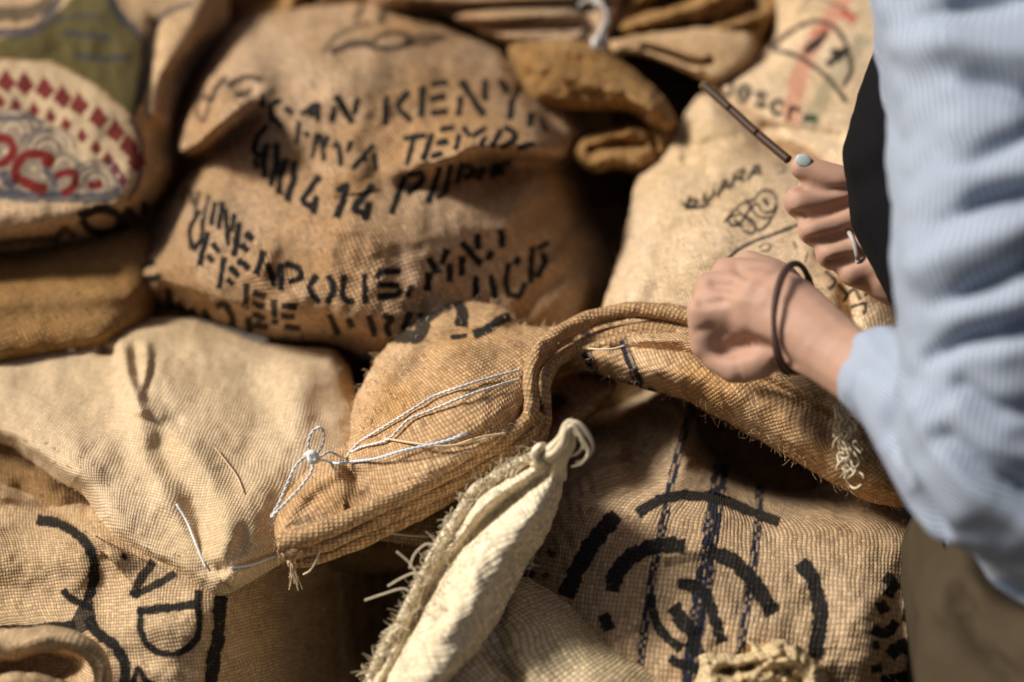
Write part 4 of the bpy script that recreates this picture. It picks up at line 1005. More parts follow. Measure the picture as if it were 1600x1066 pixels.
for x, y in ((886, 770), (904, 750), (922, 742), (872, 800), (890, 830), (866, 842), (905, 790), (880, 870)):
    mk.append(ln([(x, y), (x + 5, y + 26)], 8, GREY, 0.4))
mk += [ln([(905, 742), (940, 722), (985, 716)], 14, GREY, 0.35), ln([(858, 862), (864, 868)], 10, INK, 0.8), ln([(826, 902), (834, 896)], 10, INK, 0.8), ln([(848, 902), (856, 898)], 9, INK, 0.7)]
t = sack(1130, 1090, 1.28, 'sack with three woven navy stripes and a bold black brush emblem, lower right')
r_str = cloth('sack_body', [(800, 800), (840, 750), (880, 690), (950, 630), (1010, 600), (1060, 590), (1160, 610), (1280, 680), (1400, 750), (1465, 830), (1478, 900), (1470, 1000), (1440, 1080), (1420, 1190), (800, 1190), (790, 950)],
    [(800, 800, 1.47), (1010, 600, 1.66), (1280, 690, 1.62), (1465, 850, 1.38), (1000, 850, 1.40), (1200, 900, 1.37), (800, 1180, 1.34), (1420, 1180, 1.32), (1100, 1180, 1.29), (1080, 700, 1.53)], edge=0.06, R=60, bulge=0.07, marks=mk, mat=M_stripe, parent=t, step=2.0, seed=16,
    folds=[('g', [(1030, 610), (1066, 640), (1072, 690), (1060, 740)], [18, 18, 20, 24], [0.03, 0.045, 0.03, 0.01]), ('g', [(1094, 630), (1120, 680), (1170, 720), (1240, 752), (1310, 770)], [24, 34, 38, 34, 26], [-0.12, -0.24, -0.24, -0.18, -0.08]),
           ('s', [(1460, 860), (1380, 850), (1300, 836), (1220, 800), (1150, 780)], [18, 22, 24, 24, 18], [0.004, 0.016, 0.020, 0.016, 0.006], 60), ('g', [(960, 640), (985, 690), (1000, 740)], 24, -0.025), ('g', [(900, 740), (950, 700), (1000, 660)], 22, 0.012), ('g', [(1420, 880), (1405, 950), (1390, 1060)], 20, -0.012), ('g', [(1250, 850), (1320, 900), (1340, 1000)], 60, 0.015)],
    rough=0.004)
fuzz(r_str, 260, 12, M_fibre, t, inner=0.8)

# ---------------------------------------------------------------- heavy sack in the middle with the thick folded mouth
mk = [ln([(612, 524), (636, 526), (652, 524), (664, 502), (676, 486), (700, 474)], 22, INK, .94), ln([(640, 510), (690, 478)], 10, INK, .9), ln([(716, 468), (722, 490), (720, 508)], 19), ln([(742, 522), (762, 514), (784, 498), (796, 496)], 15), ln([(706, 528), (728, 524)], 8)]
t = sack(760, 800, 1.42, 'heavy tan sack with a thick folded mouth tied with white string, centre')
CW = [(430, 838), (432, 800), (455, 760), (500, 715), (544, 690), (548, 645), (566, 600), (600, 545), (632, 508), (668, 482), (712, 470), (755, 472), (790, 484), (808, 506), (850, 512), (884, 516), (858, 570), (846, 625), (836, 655), (800, 692), (740, 732), (660, 780), (580, 818), (500, 850), (450, 862)]
r_cen = cloth('front_cloth', CW, [(435, 830, 1.285), (545, 690, 1.38), (620, 540, 1.47), (760, 480, 1.50), (880, 520, 1.43), (840, 650, 1.37), (640, 780, 1.30), (480, 850, 1.275), (690, 620, 1.385)], edge=0.03, R=34, bulge=0.04, marks=mk, mat=M_center, parent=t, step=2.0, seed=17,
    folds=[('g', [(620, 600), (660, 560), (700, 530), (820, 508)], [22, 20, 14, 10], [-0.012, -0.02, -0.018, -0.012]), ('s', [(540, 780), (550, 700), (548, 650)], 10, -0.012, 50), ('g', [(600, 590), (670, 555), (760, 530), (840, 520)], 22, 0.010),
           ('g', [(470, 800), (530, 755), (620, 725), (740, 690), (820, 640)], 12, -0.008), ('g', [(560, 760), (540, 720), (548, 690)], 10, -0.016), ('g', [(720, 560), (760, 620), (750, 680)], 60, 0.012)],
    rough=0.004, wob=1.6)
HEM = [(442, 858, 1.262), (490, 846, 1.258), (545, 824, 1.262), (610, 794, 1.27), (680, 760, 1.285), (745, 724, 1.305), (800, 690, 1.325), (828, 664, 1.335), (834, 640, 1.34), (832, 610, 1.345), (838, 575, 1.36), (858, 545, 1.38), (890, 522, 1.395), (940, 502, 1.405), (1000, 494, 1.40), (1060, 500, 1.39), (1110, 515, 1.375)]
def shift(path, dx, dy, dd): return [(a + dx, b + dy, c + dd) for a, b, c in path]
M_hem = burlap('burlap_hem', (0.48, 0.32, 0.175), pitch=0.0034, rot=0.25, aspect=0.8, twill=True, contrast=0.7, seed=12)
sweep('hem_layer', shift(HEM, -4, -10, -0.016), [0.0062, 0.0066, 0.006, 0.005, 0.005, 0.006], 0.007, M_hem, t, 14, rough=0.16, seed=1, step=3)
sweep('hem_layer', shift(HEM[:9], 5, 6, -0.006), [0.006, 0.006, 0.0058], 0.007, M_hem, t, 14, rough=0.18, seed=2, step=3)
sweep('hem_layer', shift(HEM[:8], 12, 20, 0.012), [0.006, 0.006, 0.005], 0.008, M_hem, t, 14, rough=0.18, seed=7, step=3)
LIP = [(470, 868, 1.30), (560, 836, 1.295), (650, 796, 1.305), (740, 748, 1.32), (815, 706, 1.34), (846, 676, 1.35), (852, 640, 1.352), (850, 608, 1.357), (858, 580, 1.368), (880, 556, 1.385), (915, 538, 1.392), (965, 522, 1.39), (1030, 514, 1.385), (1100, 530, 1.37)]
sweep('hem_layer', LIP, [0.0075, 0.0075, 0.0065, 0.005, 0.005, 0.007], 0.009, M_hem, t, 14, rough=0.18, seed=3, step=3)
sweep('hem_layer', [(880, 520, 1.41), (930, 500, 1.41), (985, 488, 1.405), (1050, 488, 1.40), (1110, 505, 1.39)], [0.004, 0.006, 0.006], 0.006, M_hem, t, 12, rough=0.2, seed=4, step=3)
sweep('hem_layer', [(905, 548, 1.385), (960, 534, 1.375), (1030, 528, 1.37), (1100, 545, 1.36), (1180, 575, 1.35)], [0.003, 0.006, 0.006], 0.006, M_hem, t, 12, rough=0.2, seed=5, step=3)
rmk = stripe([(914, 520), (916, 548), (926, 575), (934, 600)], 15) + stripe([(968, 515), (978, 548), (990, 580), (1000, 600)], 15) + stripe([(935, 590), (1020, 612)], 10)
r_roll = cloth('rolled_side', [(872, 552), (905, 524), (960, 505), (1040, 498), (1110, 512), (1200, 545), (1290, 580), (1360, 620), (1420, 680), (1440, 740), (1420, 790), (1360, 784), (1310, 760), (1255, 728), (1190, 690), (1120, 652), (1060, 622), (1000, 606), (950, 590), (905, 572)],
    [(880, 550, 1.44), (960, 505, 1.45), (1110, 515, 1.40), (1300, 590, 1.35), (1430, 740, 1.33), (1360, 780, 1.32), (1120, 650, 1.375), (960, 590, 1.41)], edge=0.055, R=44, bulge=0.03, marks=rmk, mat=M_center, parent=t, step=2.0, seed=18,
    folds=[('g', [(960, 545), (1060, 550), (1180, 590), (1300, 650)], 7, -0.012), ('g', [(1000, 530), (1100, 535), (1200, 570)], 6, 0.008), ('g', [(1020, 575), (1120, 600), (1240, 660), (1330, 720)], 22, 0.008), ('g', [(1000, 515), (1100, 524)], 5, -0.010), ('g', [(1280, 600), (1300, 660), (1290, 730)], 18, -0.008)], rough=0.004, back=0.10)
r_in = cloth('inner_cloth', [(742, 742), (770, 690), (800, 640), (850, 600), (900, 580), (955, 590), (960, 612), (930, 640), (895, 672), (862, 700), (840, 730), (800, 760), (760, 768)],
    [(745, 745, 1.42), (850, 600, 1.50), (955, 600, 1.48), (860, 700, 1.42), (780, 765, 1.40)], edge=0.02, R=20, bulge=0.01, mat=M_center, parent=t, step=2.5, seed=19, back=0.05,
    folds=[('g', [(800, 715), (840, 670), (870, 630)], [10, 12, 14], [-0.03, -0.03, -0.05]), ('g', [(780, 770), (840, 740), (870, 690)], 8, 0.012)])
M_under = burlap('burlap_underside', (0.46, 0.33, 0.185), pitch=0.0028, rot=0.05, contrast=0.75, seed=13)
r_un = cloth('under_fold', [(520, 850), (580, 800), (660, 765), (740, 735), (790, 735), (770, 770), (735, 815), (700, 846), (650, 854), (600, 846), (560, 838)],
    [(520, 850, 1.40), (660, 765, 1.42), (790, 735, 1.43), (700, 845, 1.38), (600, 845, 1.385)], edge=0.02, R=18, bulge=0.015, mat=M_under, parent=t, step=2.0, seed=20, back=0.06)
fuzz(r_cen, 650, 13, M_fibre, t, inner=0.35)
fuzz(r_roll, 520, 13, M_fibre, t, inner=0.45)
fuzz(r_un, 60, 14, M_fibre, t, inner=0.3)
# fibres on the hem
hp = spline(HEM, step=2.0)
lines = []
for _ in range(700):
    a = hp[RNG.integers(len(hp))]; ang = RNG.uniform(0, 2 * math.pi); L = RNG.uniform(8, 24); k = RNG.uniform(-.4, .4)
    p = np.array([a[0], a[1]]) + RNG.uniform(-8, 8, 2); pts = []
    for j in range(6):
        pts.append((p[0], p[1], a[2] - 0.012 - 0.0006 * j)); p = p + np.array([math.cos(ang), math.sin(ang)]) * L / 5; ang += k
    pts = np.array(pts); lines.append(P3(pts[:, 0], pts[:, 1], pts[:, 2]))
strands('loose_fibres', lines, (0.00015, 0.00035), M_fibre, t)
# corner tassel
lines = []
for k in range(16):
    x = 452 + k * 1.2; a = RNG.uniform(-0.35, 0.45)
    pts = [(458 + RNG.uniform(-4, 4), 862, 1.262)] + [(458 + RNG.uniform(-3, 3) + a * q * 0.35 * (1 if q < 40 else 1.5), 862 + q, 1.258 - 0.002 * RNG.random()) for q in (10, 22, 34, 46 + RNG.uniform(-14, 16))]
    pts = spline(pts, step=3); lines.append(P3(pts[:, 0], pts[:, 1], pts[:, 2]))
o = strands('corner_tassel', lines, (0.0006, 0.0012), M_fibre, t, kind=None)
sweep('tassel_knot', [(446, 866, 1.25), (458, 862, 1.245), (472, 866, 1.25)], [0.003, 0.006, 0.003], None, M_hem, t, 10, rough=0.3, step=2)
sweep('loose_thread', [(474, 898, 1.25), (486, 890, 1.245), (497, 868, 1.245), (502, 845, 1.25)], 0.0007, None, M_fibre_pale, t, 5, step=3)
sweep('loose_thread', [(545, 820, 1.27), (600, 832, 1.33), (660, 838, 1.335), (700, 836, 1.34)], 0.0010, None, M_fibre_pale, t, 5, step=3)
sweep('loose_thread', [(920, 545, 1.36), (940, 546, 1.352), (960, 545, 1.35), (976, 540, 1.352)], 0.0008, None, M_fibre_pale, t, 5, step=3)
for pts in ([(600, 640), (650, 648), (700, 652), (760, 640)], [(700, 655), (745, 640), (790, 632)]):
    sweep('loose_thread', on(r_cen, [(x, y + 45) for x, y in pts], 0.006), 0.0009, None, M_fibre, t, 5, step=3)

# tie strings
def twine(pts, rad, parent, mat=M_string):
    sp = spline(pts, step=1.6)
    C = P3(sp[:, 0], sp[:, 1], sp[:, 2])
    s = np.r_[0, np.cumsum(np.linalg.norm(np.diff(C, axis=0), axis=1))]
    T = frames(C); A = np.cross(T, FV); A /= np.linalg.norm(A, axis=1)[:, None] + 1e-9; Bn = np.cross(T, A)
    for ph in (0, math.pi):
        th = s / 0.0042 * math.pi + ph
        Q = C + (A * np.cos(th)[:, None] + Bn * np.sin(th)[:, None]) * rad * 0.55
        sweep('strand', Q, rad * 0.72, None, mat, parent, 6, px=False, smooth_path=False)
ts = thing('white_string', P3(560, 730, 1.3), 'long white string tied in a loop on the heavy tan sack in the centre', 'string', 'white strings on the sacks')
twine(on(r_cen, [(812, 578), (760, 592), (715, 606), (680, 618), (650, 636), (620, 655), (585, 676), (560, 692), (548, 706), (540, 716)], 0.006) + [(528, 712, 1.292), (515, 706, 1.285), (498, 716, 1.277)], 0.00085, ts)
twine(on(r_cen, [(812, 592), (770, 605), (720, 622), (676, 640), (640, 655), (622, 672), (604, 688), (566, 698), (550, 706)], 0.006), 0.00085, ts)
twine([(487, 712, 1.27), (482, 696, 1.262), (486, 678, 1.258), (498, 668, 1.256), (506, 676, 1.258), (504, 694, 1.262), (496, 708, 1.268), (486, 713, 1.268)], 0.0009, ts)
twine([(488, 712, 1.266), (474, 716, 1.264), (460, 732, 1.258), (448, 758, 1.252), (436, 786, 1.25), (424, 808, 1.25), (434, 798, 1.247), (456, 776, 1.245), (474, 756, 1.248), (486, 738, 1.254), (490, 722, 1.262), (488, 712, 1.264)], 0.0009, ts)
twine([(492, 716, 1.266)] + on(r_cen, [(515, 722), (530, 724), (545, 722), (590, 716), (630, 704), (668, 696), (700, 688), (726, 678)], 0.010) + [(738, 672, 1.32), (740, 664, 1.318)], 0.0009, ts, M_bluestring)
sweep('knot', [(478, 712, 1.262), (488, 708, 1.256), (496, 718, 1.258), (486, 720, 1.256), (484, 708, 1.258)], 0.0022, None, M_string, ts, 8, step=1.5)

# pale tassel hanging at the right end of the roll
t2 = thing('frayed_tassel', P3(1325, 700, 1.30), 'pale frayed tassel of unravelled jute hanging below the rolled sack beside the sleeve', 'tassel')
lines = []
for k in range(26):
    x = 1318 + RNG.uniform(-10, 14); pts = [(1306 + RNG.uniform(-6, 6), 640 + RNG.uniform(-10, 10), 1.235)]
    y = 655
    while y < 735 + RNG.uniform(-15, 25):
        pts.append((x + RNG.uniform(-9, 9) + (y - 655) * 0.12, y, 1.222 + RNG.uniform(-0.008, 0.008))); y += 13
    lines.append((lambda q: P3(q[:, 0], q[:, 1], q[:, 2]))(spline(pts, step=3)))
o = strands('strand', lines, (0.0006, 0.0011), M_fibre_pale, t2, kind=None)
for k in range(12):
    cx, cy, r = 1325 + RNG.uniform(-14, 20), 715 + RNG.uniform(-26, 34), RNG.uniform(7, 13)
    a = np.linspace(0, 5.2, 10) + RNG.uniform(0, 6)
    sweep('curl', [(cx + r * (1 + 0.3 * math.sin(1.7 * q + k)) * math.cos(q), cy + r * 1.3 * math.sin(q + 0.3 * k), 1.212 + 0.004 * math.sin(2 * q)) for q in a], 0.0007, None, M_fibre_pale, t2, 6, step=2)

# ---------------------------------------------------------------- cream sack in the foreground with a frayed folded mouth
t = sack(760, 1080, 1.12, 'cream sack in the foreground with a frayed pointed mouth ending in a twisted knot')
mk = [ln([(1046, 1052), (1070, 1042), (1090, 1050)], 30, (0.40, 0.03, 0.035), 0.75), ln([(1040, 1075), (1090, 1072)], 22, (0.40, 0.03, 0.035), 0.6)]
r_fr = cloth('coarse_side', [(700, 950), (760, 915), (812, 900), (850, 916), (900, 944), (950, 985), (1000, 1018), (1050, 1036), (1110, 1050), (1180, 1100), (1200, 1190), (680, 1190)],
    [(700, 950, 1.26), (812, 902, 1.295), (950, 985, 1.27), (1110, 1050, 1.25), (700, 1180, 1.15), (1180, 1180, 1.18), (900, 1080, 1.215)], edge=0.035, R=40, bulge=0.025, marks=mk, mat=M_front, parent=t, step=2.0, seed=21, wob=2.2,
    folds=[('g', [(770, 960), (780, 1010), (800, 1066)], 22, -0.02), ('g', [(860, 960), (900, 1010), (960, 1066)], 40, 0.01), ('g', [(760, 1030), (800, 1050), (830, 1090)], 10, -0.01)])
r_fl = cloth('folded_mouth', [(572, 1070), (590, 1040), (606, 1010), (640, 960), (676, 880), (712, 820), (742, 772), (780, 745), (820, 722), (850, 704), (872, 712), (880, 748), (870, 800), (848, 850), (822, 888), (800, 930), (770, 985), (730, 1040), (690, 1090), (640, 1190), (540, 1190)],
    [(570, 1070, 1.20), (680, 880, 1.225), (780, 750, 1.235), (860, 705, 1.235), (870, 800, 1.215), (800, 930, 1.20), (690, 1090, 1.16), (600, 1180, 1.15)], edge=0.028, R=34, bulge=0.02, mat=M_white, parent=t, step=2.0, seed=22, wob=2.0, rough=0.005,
    folds=[('g', [(600, 1066), (632, 1010), (672, 930), (712, 868), (760, 815), (820, 766), (862, 735)], [8, 9, 10, 11, 11, 10, 8], [-0.016, -0.02, -0.022, -0.024, -0.024, -0.02, -0.012]), ('g', [(590, 1060), (625, 985), (665, 905), (705, 840), (755, 790), (830, 738)], 8, 0.008),
           ('g', [(660, 1040), (720, 950), (780, 860), (840, 790)], 30, 0.014), ('g', [(760, 960), (800, 890), (845, 820)], 12, -0.008)])
fuzz(r_fl, 420, 22, M_fibre_pale, t, where=lambda x, y: (x < 830) & (y < 1070) & (y + 1.35 * x < 1995), inner=0.1, rad=(0.0003, 0.0007), curl=0.9)
fuzz(r_fr, 200, 14, M_fibre_pale, t, where=lambda x, y: y < 1060, inner=0.4)
ed = spline([(578, 1062, 1.178), (604, 1012, 1.185), (640, 950, 1.195), (676, 876, 1.205), (712, 818, 1.21), (744, 770, 1.212), (790, 738, 1.212), (846, 706, 1.208)], step=2.0)
sweep('frayed_edge', ed, [0.003, 0.0042, 0.0046, 0.0042, 0.003], 0.004, M_white, t, 12, rough=0.3, seed=6, smooth_path=False)
lines = []
for _ in range(420):
    a = ed[RNG.integers(len(ed))]; ang = RNG.uniform(2.2, 5.6); L = RNG.uniform(6, 26); k = RNG.uniform(-.5, .5)
    p = np.array([a[0], a[1]]) + RNG.uniform(-9, 9, 2); pts = []
    for j in range(6):
        pts.append((p[0], p[1], a[2] - 0.006 - 0.0006 * j)); p = p + np.array([math.cos(ang), math.sin(ang)]) * L / 5; ang += k
    pts = np.array(pts); lines.append(P3(pts[:, 0], pts[:, 1], pts[:, 2]))
strands('loose_fibres', lines, (0.0003, 0.0006), M_fibre_pale, t)
for pts in ([(700, 832), (694, 818), (700, 806), (710, 812), (706, 826)], [(676, 905), (650, 896), (630, 902), (606, 916)], [(650, 930), (630, 920), (600, 928), (570, 938)], [(690, 860), (668, 850), (648, 866), (640, 888)], [(640, 985), (618, 978), (596, 990)], [(655, 905), (640, 880), (620, 862)]):
    sweep('loose_thread', [(x, y, 1.175) for x, y in pts], 0.00055, None, M_fibre_pale, t, 6, step=2)
for q in range(9):
    ox, oy = RNG.uniform(-9, 9), RNG.uniform(-8, 8)
    kn = [(838 + ox, 722 + oy, 1.195), (856 + ox, 712 + oy * .5, 1.18), (870 + ox * .7, 702 + oy, 1.172), (880 + ox * .5, 688 + oy, 1.165), (886 + ox * .5, 668 + oy * .5, 1.16), (896 + ox * .5, 662 + oy * .5, 1.158), (908 + ox, 676 + oy, 1.16), (918 + ox, 698 + oy, 1.165), (908 + ox, 716 + oy, 1.172), (892 + ox, 722 + oy, 1.178)]
    n_ = (10, 7, 6, 10, 8, 6, 10, 9, 7)[q]
    sweep('twisted_cord', kn[:n_], [0.0016, 0.0019, 0.0016, 0.0012, 0.0009], None, M_fibre_pale, t, 7, rough=0.35, seed=8 + q, step=2)
for q in range(5):
    sweep('twisted_cord', [(862 + q * 4, 748, 1.20), (870 + q * 3, 722, 1.185), (884 + q * 2, 704, 1.175), (892 + q, 690, 1.17), (889 + q, 672, 1.165)], [0.0026, 0.0018, 0.0013], None, M_fibre_pale, t, 7, rough=0.35, seed=20 + q, step=2)
sweep('twisted_cord', [(850, 702, 1.185), (842, 704, 1.178), (838, 714, 1.18), (848, 722, 1.185)], 0.0036, None, M_white, t, 8, rough=0.4, seed=10, step=2)

# crumpled corner at the bottom
M_crum = burlap('burlap_crumpled_cream', (0.64, 0.52, 0.33), pitch=0.0026, rot=0.4, contrast=0.4, stain_shade=(0.5, 0.36, 0.15), seed=14)
rc = cloth('burlap_sack', [(1086, 1066), (1094, 1040), (1092, 1024), (1130, 1022), (1172, 1016), (1164, 1000), (1196, 1006), (1222, 998), (1250, 1014), (1276, 1032), (1292, 1060), (1310, 1190), (1070, 1190)],
    [(1090, 1030, 1.19), (1220, 1000, 1.19), (1290, 1060, 1.18), (1070, 1180, 1.13), (1300, 1180, 1.12)], edge=0.02, R=14, bulge=0.01, mat=M_crum, step=1.8, seed=23, rough=0.012, rscale=22, wob=3.0,
    folds=[('g', [(1094, 1030), (1140, 1036), (1180, 1030), (1220, 1020)], 5, 0.012), ('g', [(1120, 1050), (1170, 1044), (1210, 1050)], 6, -0.016), ('g', [(1190, 1010), (1220, 1036), (1250, 1066)], 7, -0.012), ('g', [(1150, 1066), (1200, 1040), (1240, 1030)], 6, 0.012)])
setp(rc.obj, 'crumpled frayed cream sack corner at the bottom edge, under the navy striped sack', 'sack', GROUP)
# ---------------------------------------------------------------- the person
from mathutils import Matrix
M_skin = plain('skin', (0.44, 0.265, 0.19), 0.6, 0.22, 55.0, 0.12, 0.25, 0.05)
M_nail = plain('nail_polish', (0.42, 0.48, 0.49), 0.45, 0.03, 50.0)
M_black = plain('black_cotton', (0.006, 0.006, 0.007), 0.9, 0.2, 60.0, 0.0, 0.1)
M_trou = plain('khaki_cotton', (0.058, 0.043, 0.025), 0.9, 0.2, 50.0, 0.2, 0.15)
M_hair = plain('brown_hair', (0.05, 0.028, 0.015), 0.5, 0.3, 80.0, 0.4)
M_band = plain('brown_hair_tie', (0.085, 0.045, 0.035), 0.7, 0.2, 300.0)
M_steel = plain('worn_steel', (0.40, 0.38, 0.36), 0.4, 0.1, 80.0)
M_strap = plain('dark_brown_leather', (0.045, 0.022, 0.012), 0.55, 0.2, 90.0)
M_wood = plain('pale_wood', (0.42, 0.26, 0.12), 0.6, 0.25, 60.0)
def shirt_mat():
    m = bpy.data.materials.new('striped_shirt'); m.use_nodes = True
    nt = m.node_tree; bs = nt.nodes['Principled BSDF']; bs.inputs['Roughness'].default_value = 0.9; bs.inputs['Specular IOR Level'].default_value = 0.15
    sx = nn_(nt, 'ShaderNodeAttribute'); sx.attribute_name = 'stripe'
    s = M_(nt, 'SINE', M_(nt, 'MULTIPLY', sx.outputs['Fac'], 2 * math.pi / 0.0042))
    f = nn_(nt, 'ShaderNodeMapRange'); nt.links.new(s, f.inputs[0]); f.inputs[1].default_value = -0.2; f.inputs[2].default_value = 0.6
    c = mixc(nt, f.outputs[0], (0.22, 0.27, 0.365), (0.42, 0.47, 0.55))
    nt.links.new(c, bs.inputs['Base Color'])
    return m
M_shirt = shirt_mat()

per = thing('person', P3(1640, 1250, 1.05) * np.array([1, 1, 0]), 'person in light blue striped shirt and khaki trousers, gripping a sack with one fist', 'person')
pz = lambda x, y, d: P3(x, y, d)
def rp(p, d): return p * S * K * d
def q4(x0, y0, d0, p0, x1, y1, d1, p1): return (pz(x0, y0, d0), rp(p0, d0), pz(x1, y1, d1), rp(p1, d1))
W = pz(1222, 492, 1.185); EL = pz(1560, 725, 1.01)
HIP = pz(1790, 1010, 1.10)
body = [
    # near forearm and hand
    q4(1560, 725, 1.01, 90, 1390, 606, 1.10, 62), q4(1390, 606, 1.10, 62, 1310, 556, 1.14, 58), q4(1310, 556, 1.14, 58, 1222, 492, 1.185, 70), q4(1222, 492, 1.185, 70, 1190, 482, 1.195, 66),
    q4(1200, 478, 1.195, 56, 1098, 486, 1.20, 27), q4(1200, 468, 1.20, 56, 1110, 452, 1.21, 28), q4(1200, 460, 1.21, 54, 1138, 428, 1.222, 28), q4(1206, 455, 1.22, 52, 1170, 416, 1.235, 26),
    q4(1190, 490, 1.205, 50, 1126, 486, 1.21, 44), q4(1200, 505, 1.20, 54, 1146, 522, 1.215, 44),
    # fingers folding down and under
    q4(1098, 486, 1.20, 27, 1100, 540, 1.208, 23), q4(1100, 540, 1.208, 23, 1136, 574, 1.222, 20), q4(1136, 574, 1.222, 20, 1162, 582, 1.235, 19),
    q4(1110, 452, 1.21, 28, 1096, 505, 1.245, 23), q4(1096, 505, 1.245, 23, 1124, 555, 1.26, 20), q4(1138, 428, 1.222, 27, 1108, 470, 1.275, 22), q4(1108, 470, 1.275, 22, 1140, 530, 1.285, 20), q4(1170, 416, 1.235, 25, 1144, 450, 1.295, 21),
    # thumb
    q4(1210, 530, 1.185, 42, 1184, 566, 1.19, 30), q4(1184, 566, 1.19, 30, 1146, 576, 1.20, 25), q4(1146, 576, 1.20, 25, 1116, 560, 1.207, 21), q4(1205, 520, 1.195, 46, 1236, 552, 1.185, 32),
    # upper arm, trunk, neck, legs
    q4(1560, 725, 1.01, 90, 1600, 300, 1.0, 120), q4(1600, 300, 1.0, 120, 1680, -40, 1.04, 130), q4(1680, -40, 1.04, 130, 1760, -80, 1.2, 170), q4(1720, -60, 1.2, 200, 1740, 300, 1.2, 200), (pz(1740, 300, 1.2), rp(200, 1.2), HIP, 0.09), q4(1700, -150, 1.2, 130, 1640, -330, 1.18, 110),
]
HEAD = pz(1590, -520, 1.14)
body += [(HEAD, (0.075, 0.095, 0.11), Matrix.Identity(4)), (HEAD + np.array([-0.05, 0.0, -0.05]), (0.05, 0.055, 0.055), Matrix.Identity(4)), (HEAD + np.array([-0.085, 0, -0.025]), (0.022, 0.013, 0.018), Matrix.Identity(4)),
         (HEAD + np.array([0.01, -0.095, -0.015]), (0.018, 0.008, 0.03), Matrix.Identity(4)), (HEAD + np.array([0.01, 0.095, -0.015]), (0.018, 0.008, 0.03), Matrix.Identity(4)), (HEAD + np.array([-0.078, 0, -0.07]), (0.012, 0.025, 0.008), Matrix.Identity(4))]
hx = HIP
for sy in (-0.08, 0.08):
    h0 = np.array([hx[0] + 0.02, hx[1] + sy, hx[2] - 0.05]); kn_ = np.array([hx[0] + 0.0, hx[1] + sy, hx[2] * 0.5]); an = np.array([hx[0] + 0.04, hx[1] + sy, 0.07])
    body += [(h0, 0.075, kn_, 0.05), (kn_, 0.05, an, 0.035), (an, 0.035, an + np.array([-0.15, 0, -0.035]), 0.03)]
# far (right) arm and hand
F0 = pz(1400, 420, 1.37)
body += [(pz(1700, 60, 1.42), 0.05, pz(1680, 440, 1.44), 0.040), (pz(1680, 440, 1.44), 0.040, F0, 0.028), (F0, 0.028, pz(1372, 380, 1.375), 0.03), (pz(1385, 330, 1.38), 0.022, pz(1375, 420, 1.37), 0.02), (pz(1385, 330, 1.38), 0.022, pz(1340, 300, 1.395), 0.016)]
for (a, b, c, rr) in (((1350, 300, 1.375), (1252, 316, 1.372), (1290, 342, 1.40), 0.0132), ((1372, 335, 1.37), (1274, 358, 1.368), (1312, 380, 1.395), 0.0135),
                      ((1388, 372, 1.365), (1300, 396, 1.366), (1336, 412, 1.39), 0.0125), ((1398, 405, 1.36), (1334, 424, 1.365), (1362, 438, 1.385), 0.012)):
    body += [(pz(*a), rr + 0.001, pz(*b), rr), (pz(*b), rr, pz(*c), rr * 0.85)]
body += [(pz(1370, 310, 1.375), 0.016, pz(1310, 284, 1.368), 0.0125), (pz(1310, 284, 1.368), 0.0125, pz(1254, 262, 1.372), 0.0095)]
HANDF = [('g', [(1096, 474), (1128, 470)], 8, -0.0024), ('g', [(1116, 444), (1144, 448)], 8, -0.0024), ('g', [(1150, 418), (1166, 432)], 7, -0.002), ('g', [(1190, 474), (1112, 458)], 7, 0.001), ('g', [(1196, 456), (1142, 432)], 7, 0.001),
         ('g', [(1128, 548), (1160, 540), (1196, 548), (1232, 574)], [10, 13, 14, 12], [-0.004, -0.006, -0.006, -0.004]), ('g', [(1088, 518), (1112, 512)], 6, -0.0018), ('g', [(1150, 556), (1158, 596)], 5, -0.001),
         ('g', [(1240, 340), (1290, 332), (1340, 312)], 8, -0.005), ('g', [(1264, 380), (1310, 370), (1356, 350)], 8, -0.005), ('g', [(1296, 414), (1340, 402), (1376, 388)], 8, -0.005), ('g', [(1238, 286), (1290, 296), (1330, 296)], 7, -0.004)]
blobs('body', body, 0.0025, M_skin, per, 3, lambda co, px, py, d, no: fold_height(px, py, HANDF) * np.clip(-(no @ FV) * 2, 0, 1))
# nails, ring, wrist band
def disc(px, py, d, rx, ry, rz, rot):
    return (pz(px, py, d), (rx, ry, rz), Matrix.Rotation(rot, 4, 'Y'))
tv = pz(1254, 262, 1.372) - pz(1310, 284, 1.368); tv /= np.linalg.norm(tv); tw = np.cross(tv, FV); tw /= np.linalg.norm(tw); tn_ = np.cross(tv, tw)
MN = Matrix((tuple(tv), tuple(tw), tuple(tn_))).transposed().to_4x4()
blobs('fingernail', [(pz(1252, 258, 1.372) - 0.0066 * FV + 0.0025 * np.array([0, 0, 1]), (0.0068, 0.0052, 0.0020), MN)], 0.0012, M_nail, per, 2)
def ring_path(c, ax, r1, n=26, e=1.0):
    ax = ax / np.linalg.norm(ax); u = np.cross(ax, [0, 0, 1.0]); u /= np.linalg.norm(u); v = np.cross(ax, u)
    a = np.linspace(0, 2 * math.pi, n)
    return c + (np.cos(a)[:, None] * u + e * np.sin(a)[:, None] * v) * r1
sweep('wrist_band', ring_path(pz(1243, 497, 1.178), -0.835 * RV + 0.55 * FV, rp(86, 1.175), 34), 0.0017, None, M_band, per, 8, px=False, smooth_path=False, rough=0.1)
sweep('wrist_band', ring_path(pz(1239, 499, 1.18), -0.86 * RV + 0.5 * FV + 0.08 * UV_, rp(86, 1.175), 34), 0.0014, None, M_band, per, 8, px=False, smooth_path=False, rough=0.1)
sweep('finger_ring', ring_path(pz(1330, 390, 1.366), pz(1388, 372, 1.365) - pz(1300, 396, 1.366), 0.0142, 24), 0.0018, None, M_steel, per, 8, px=False, smooth_path=False)

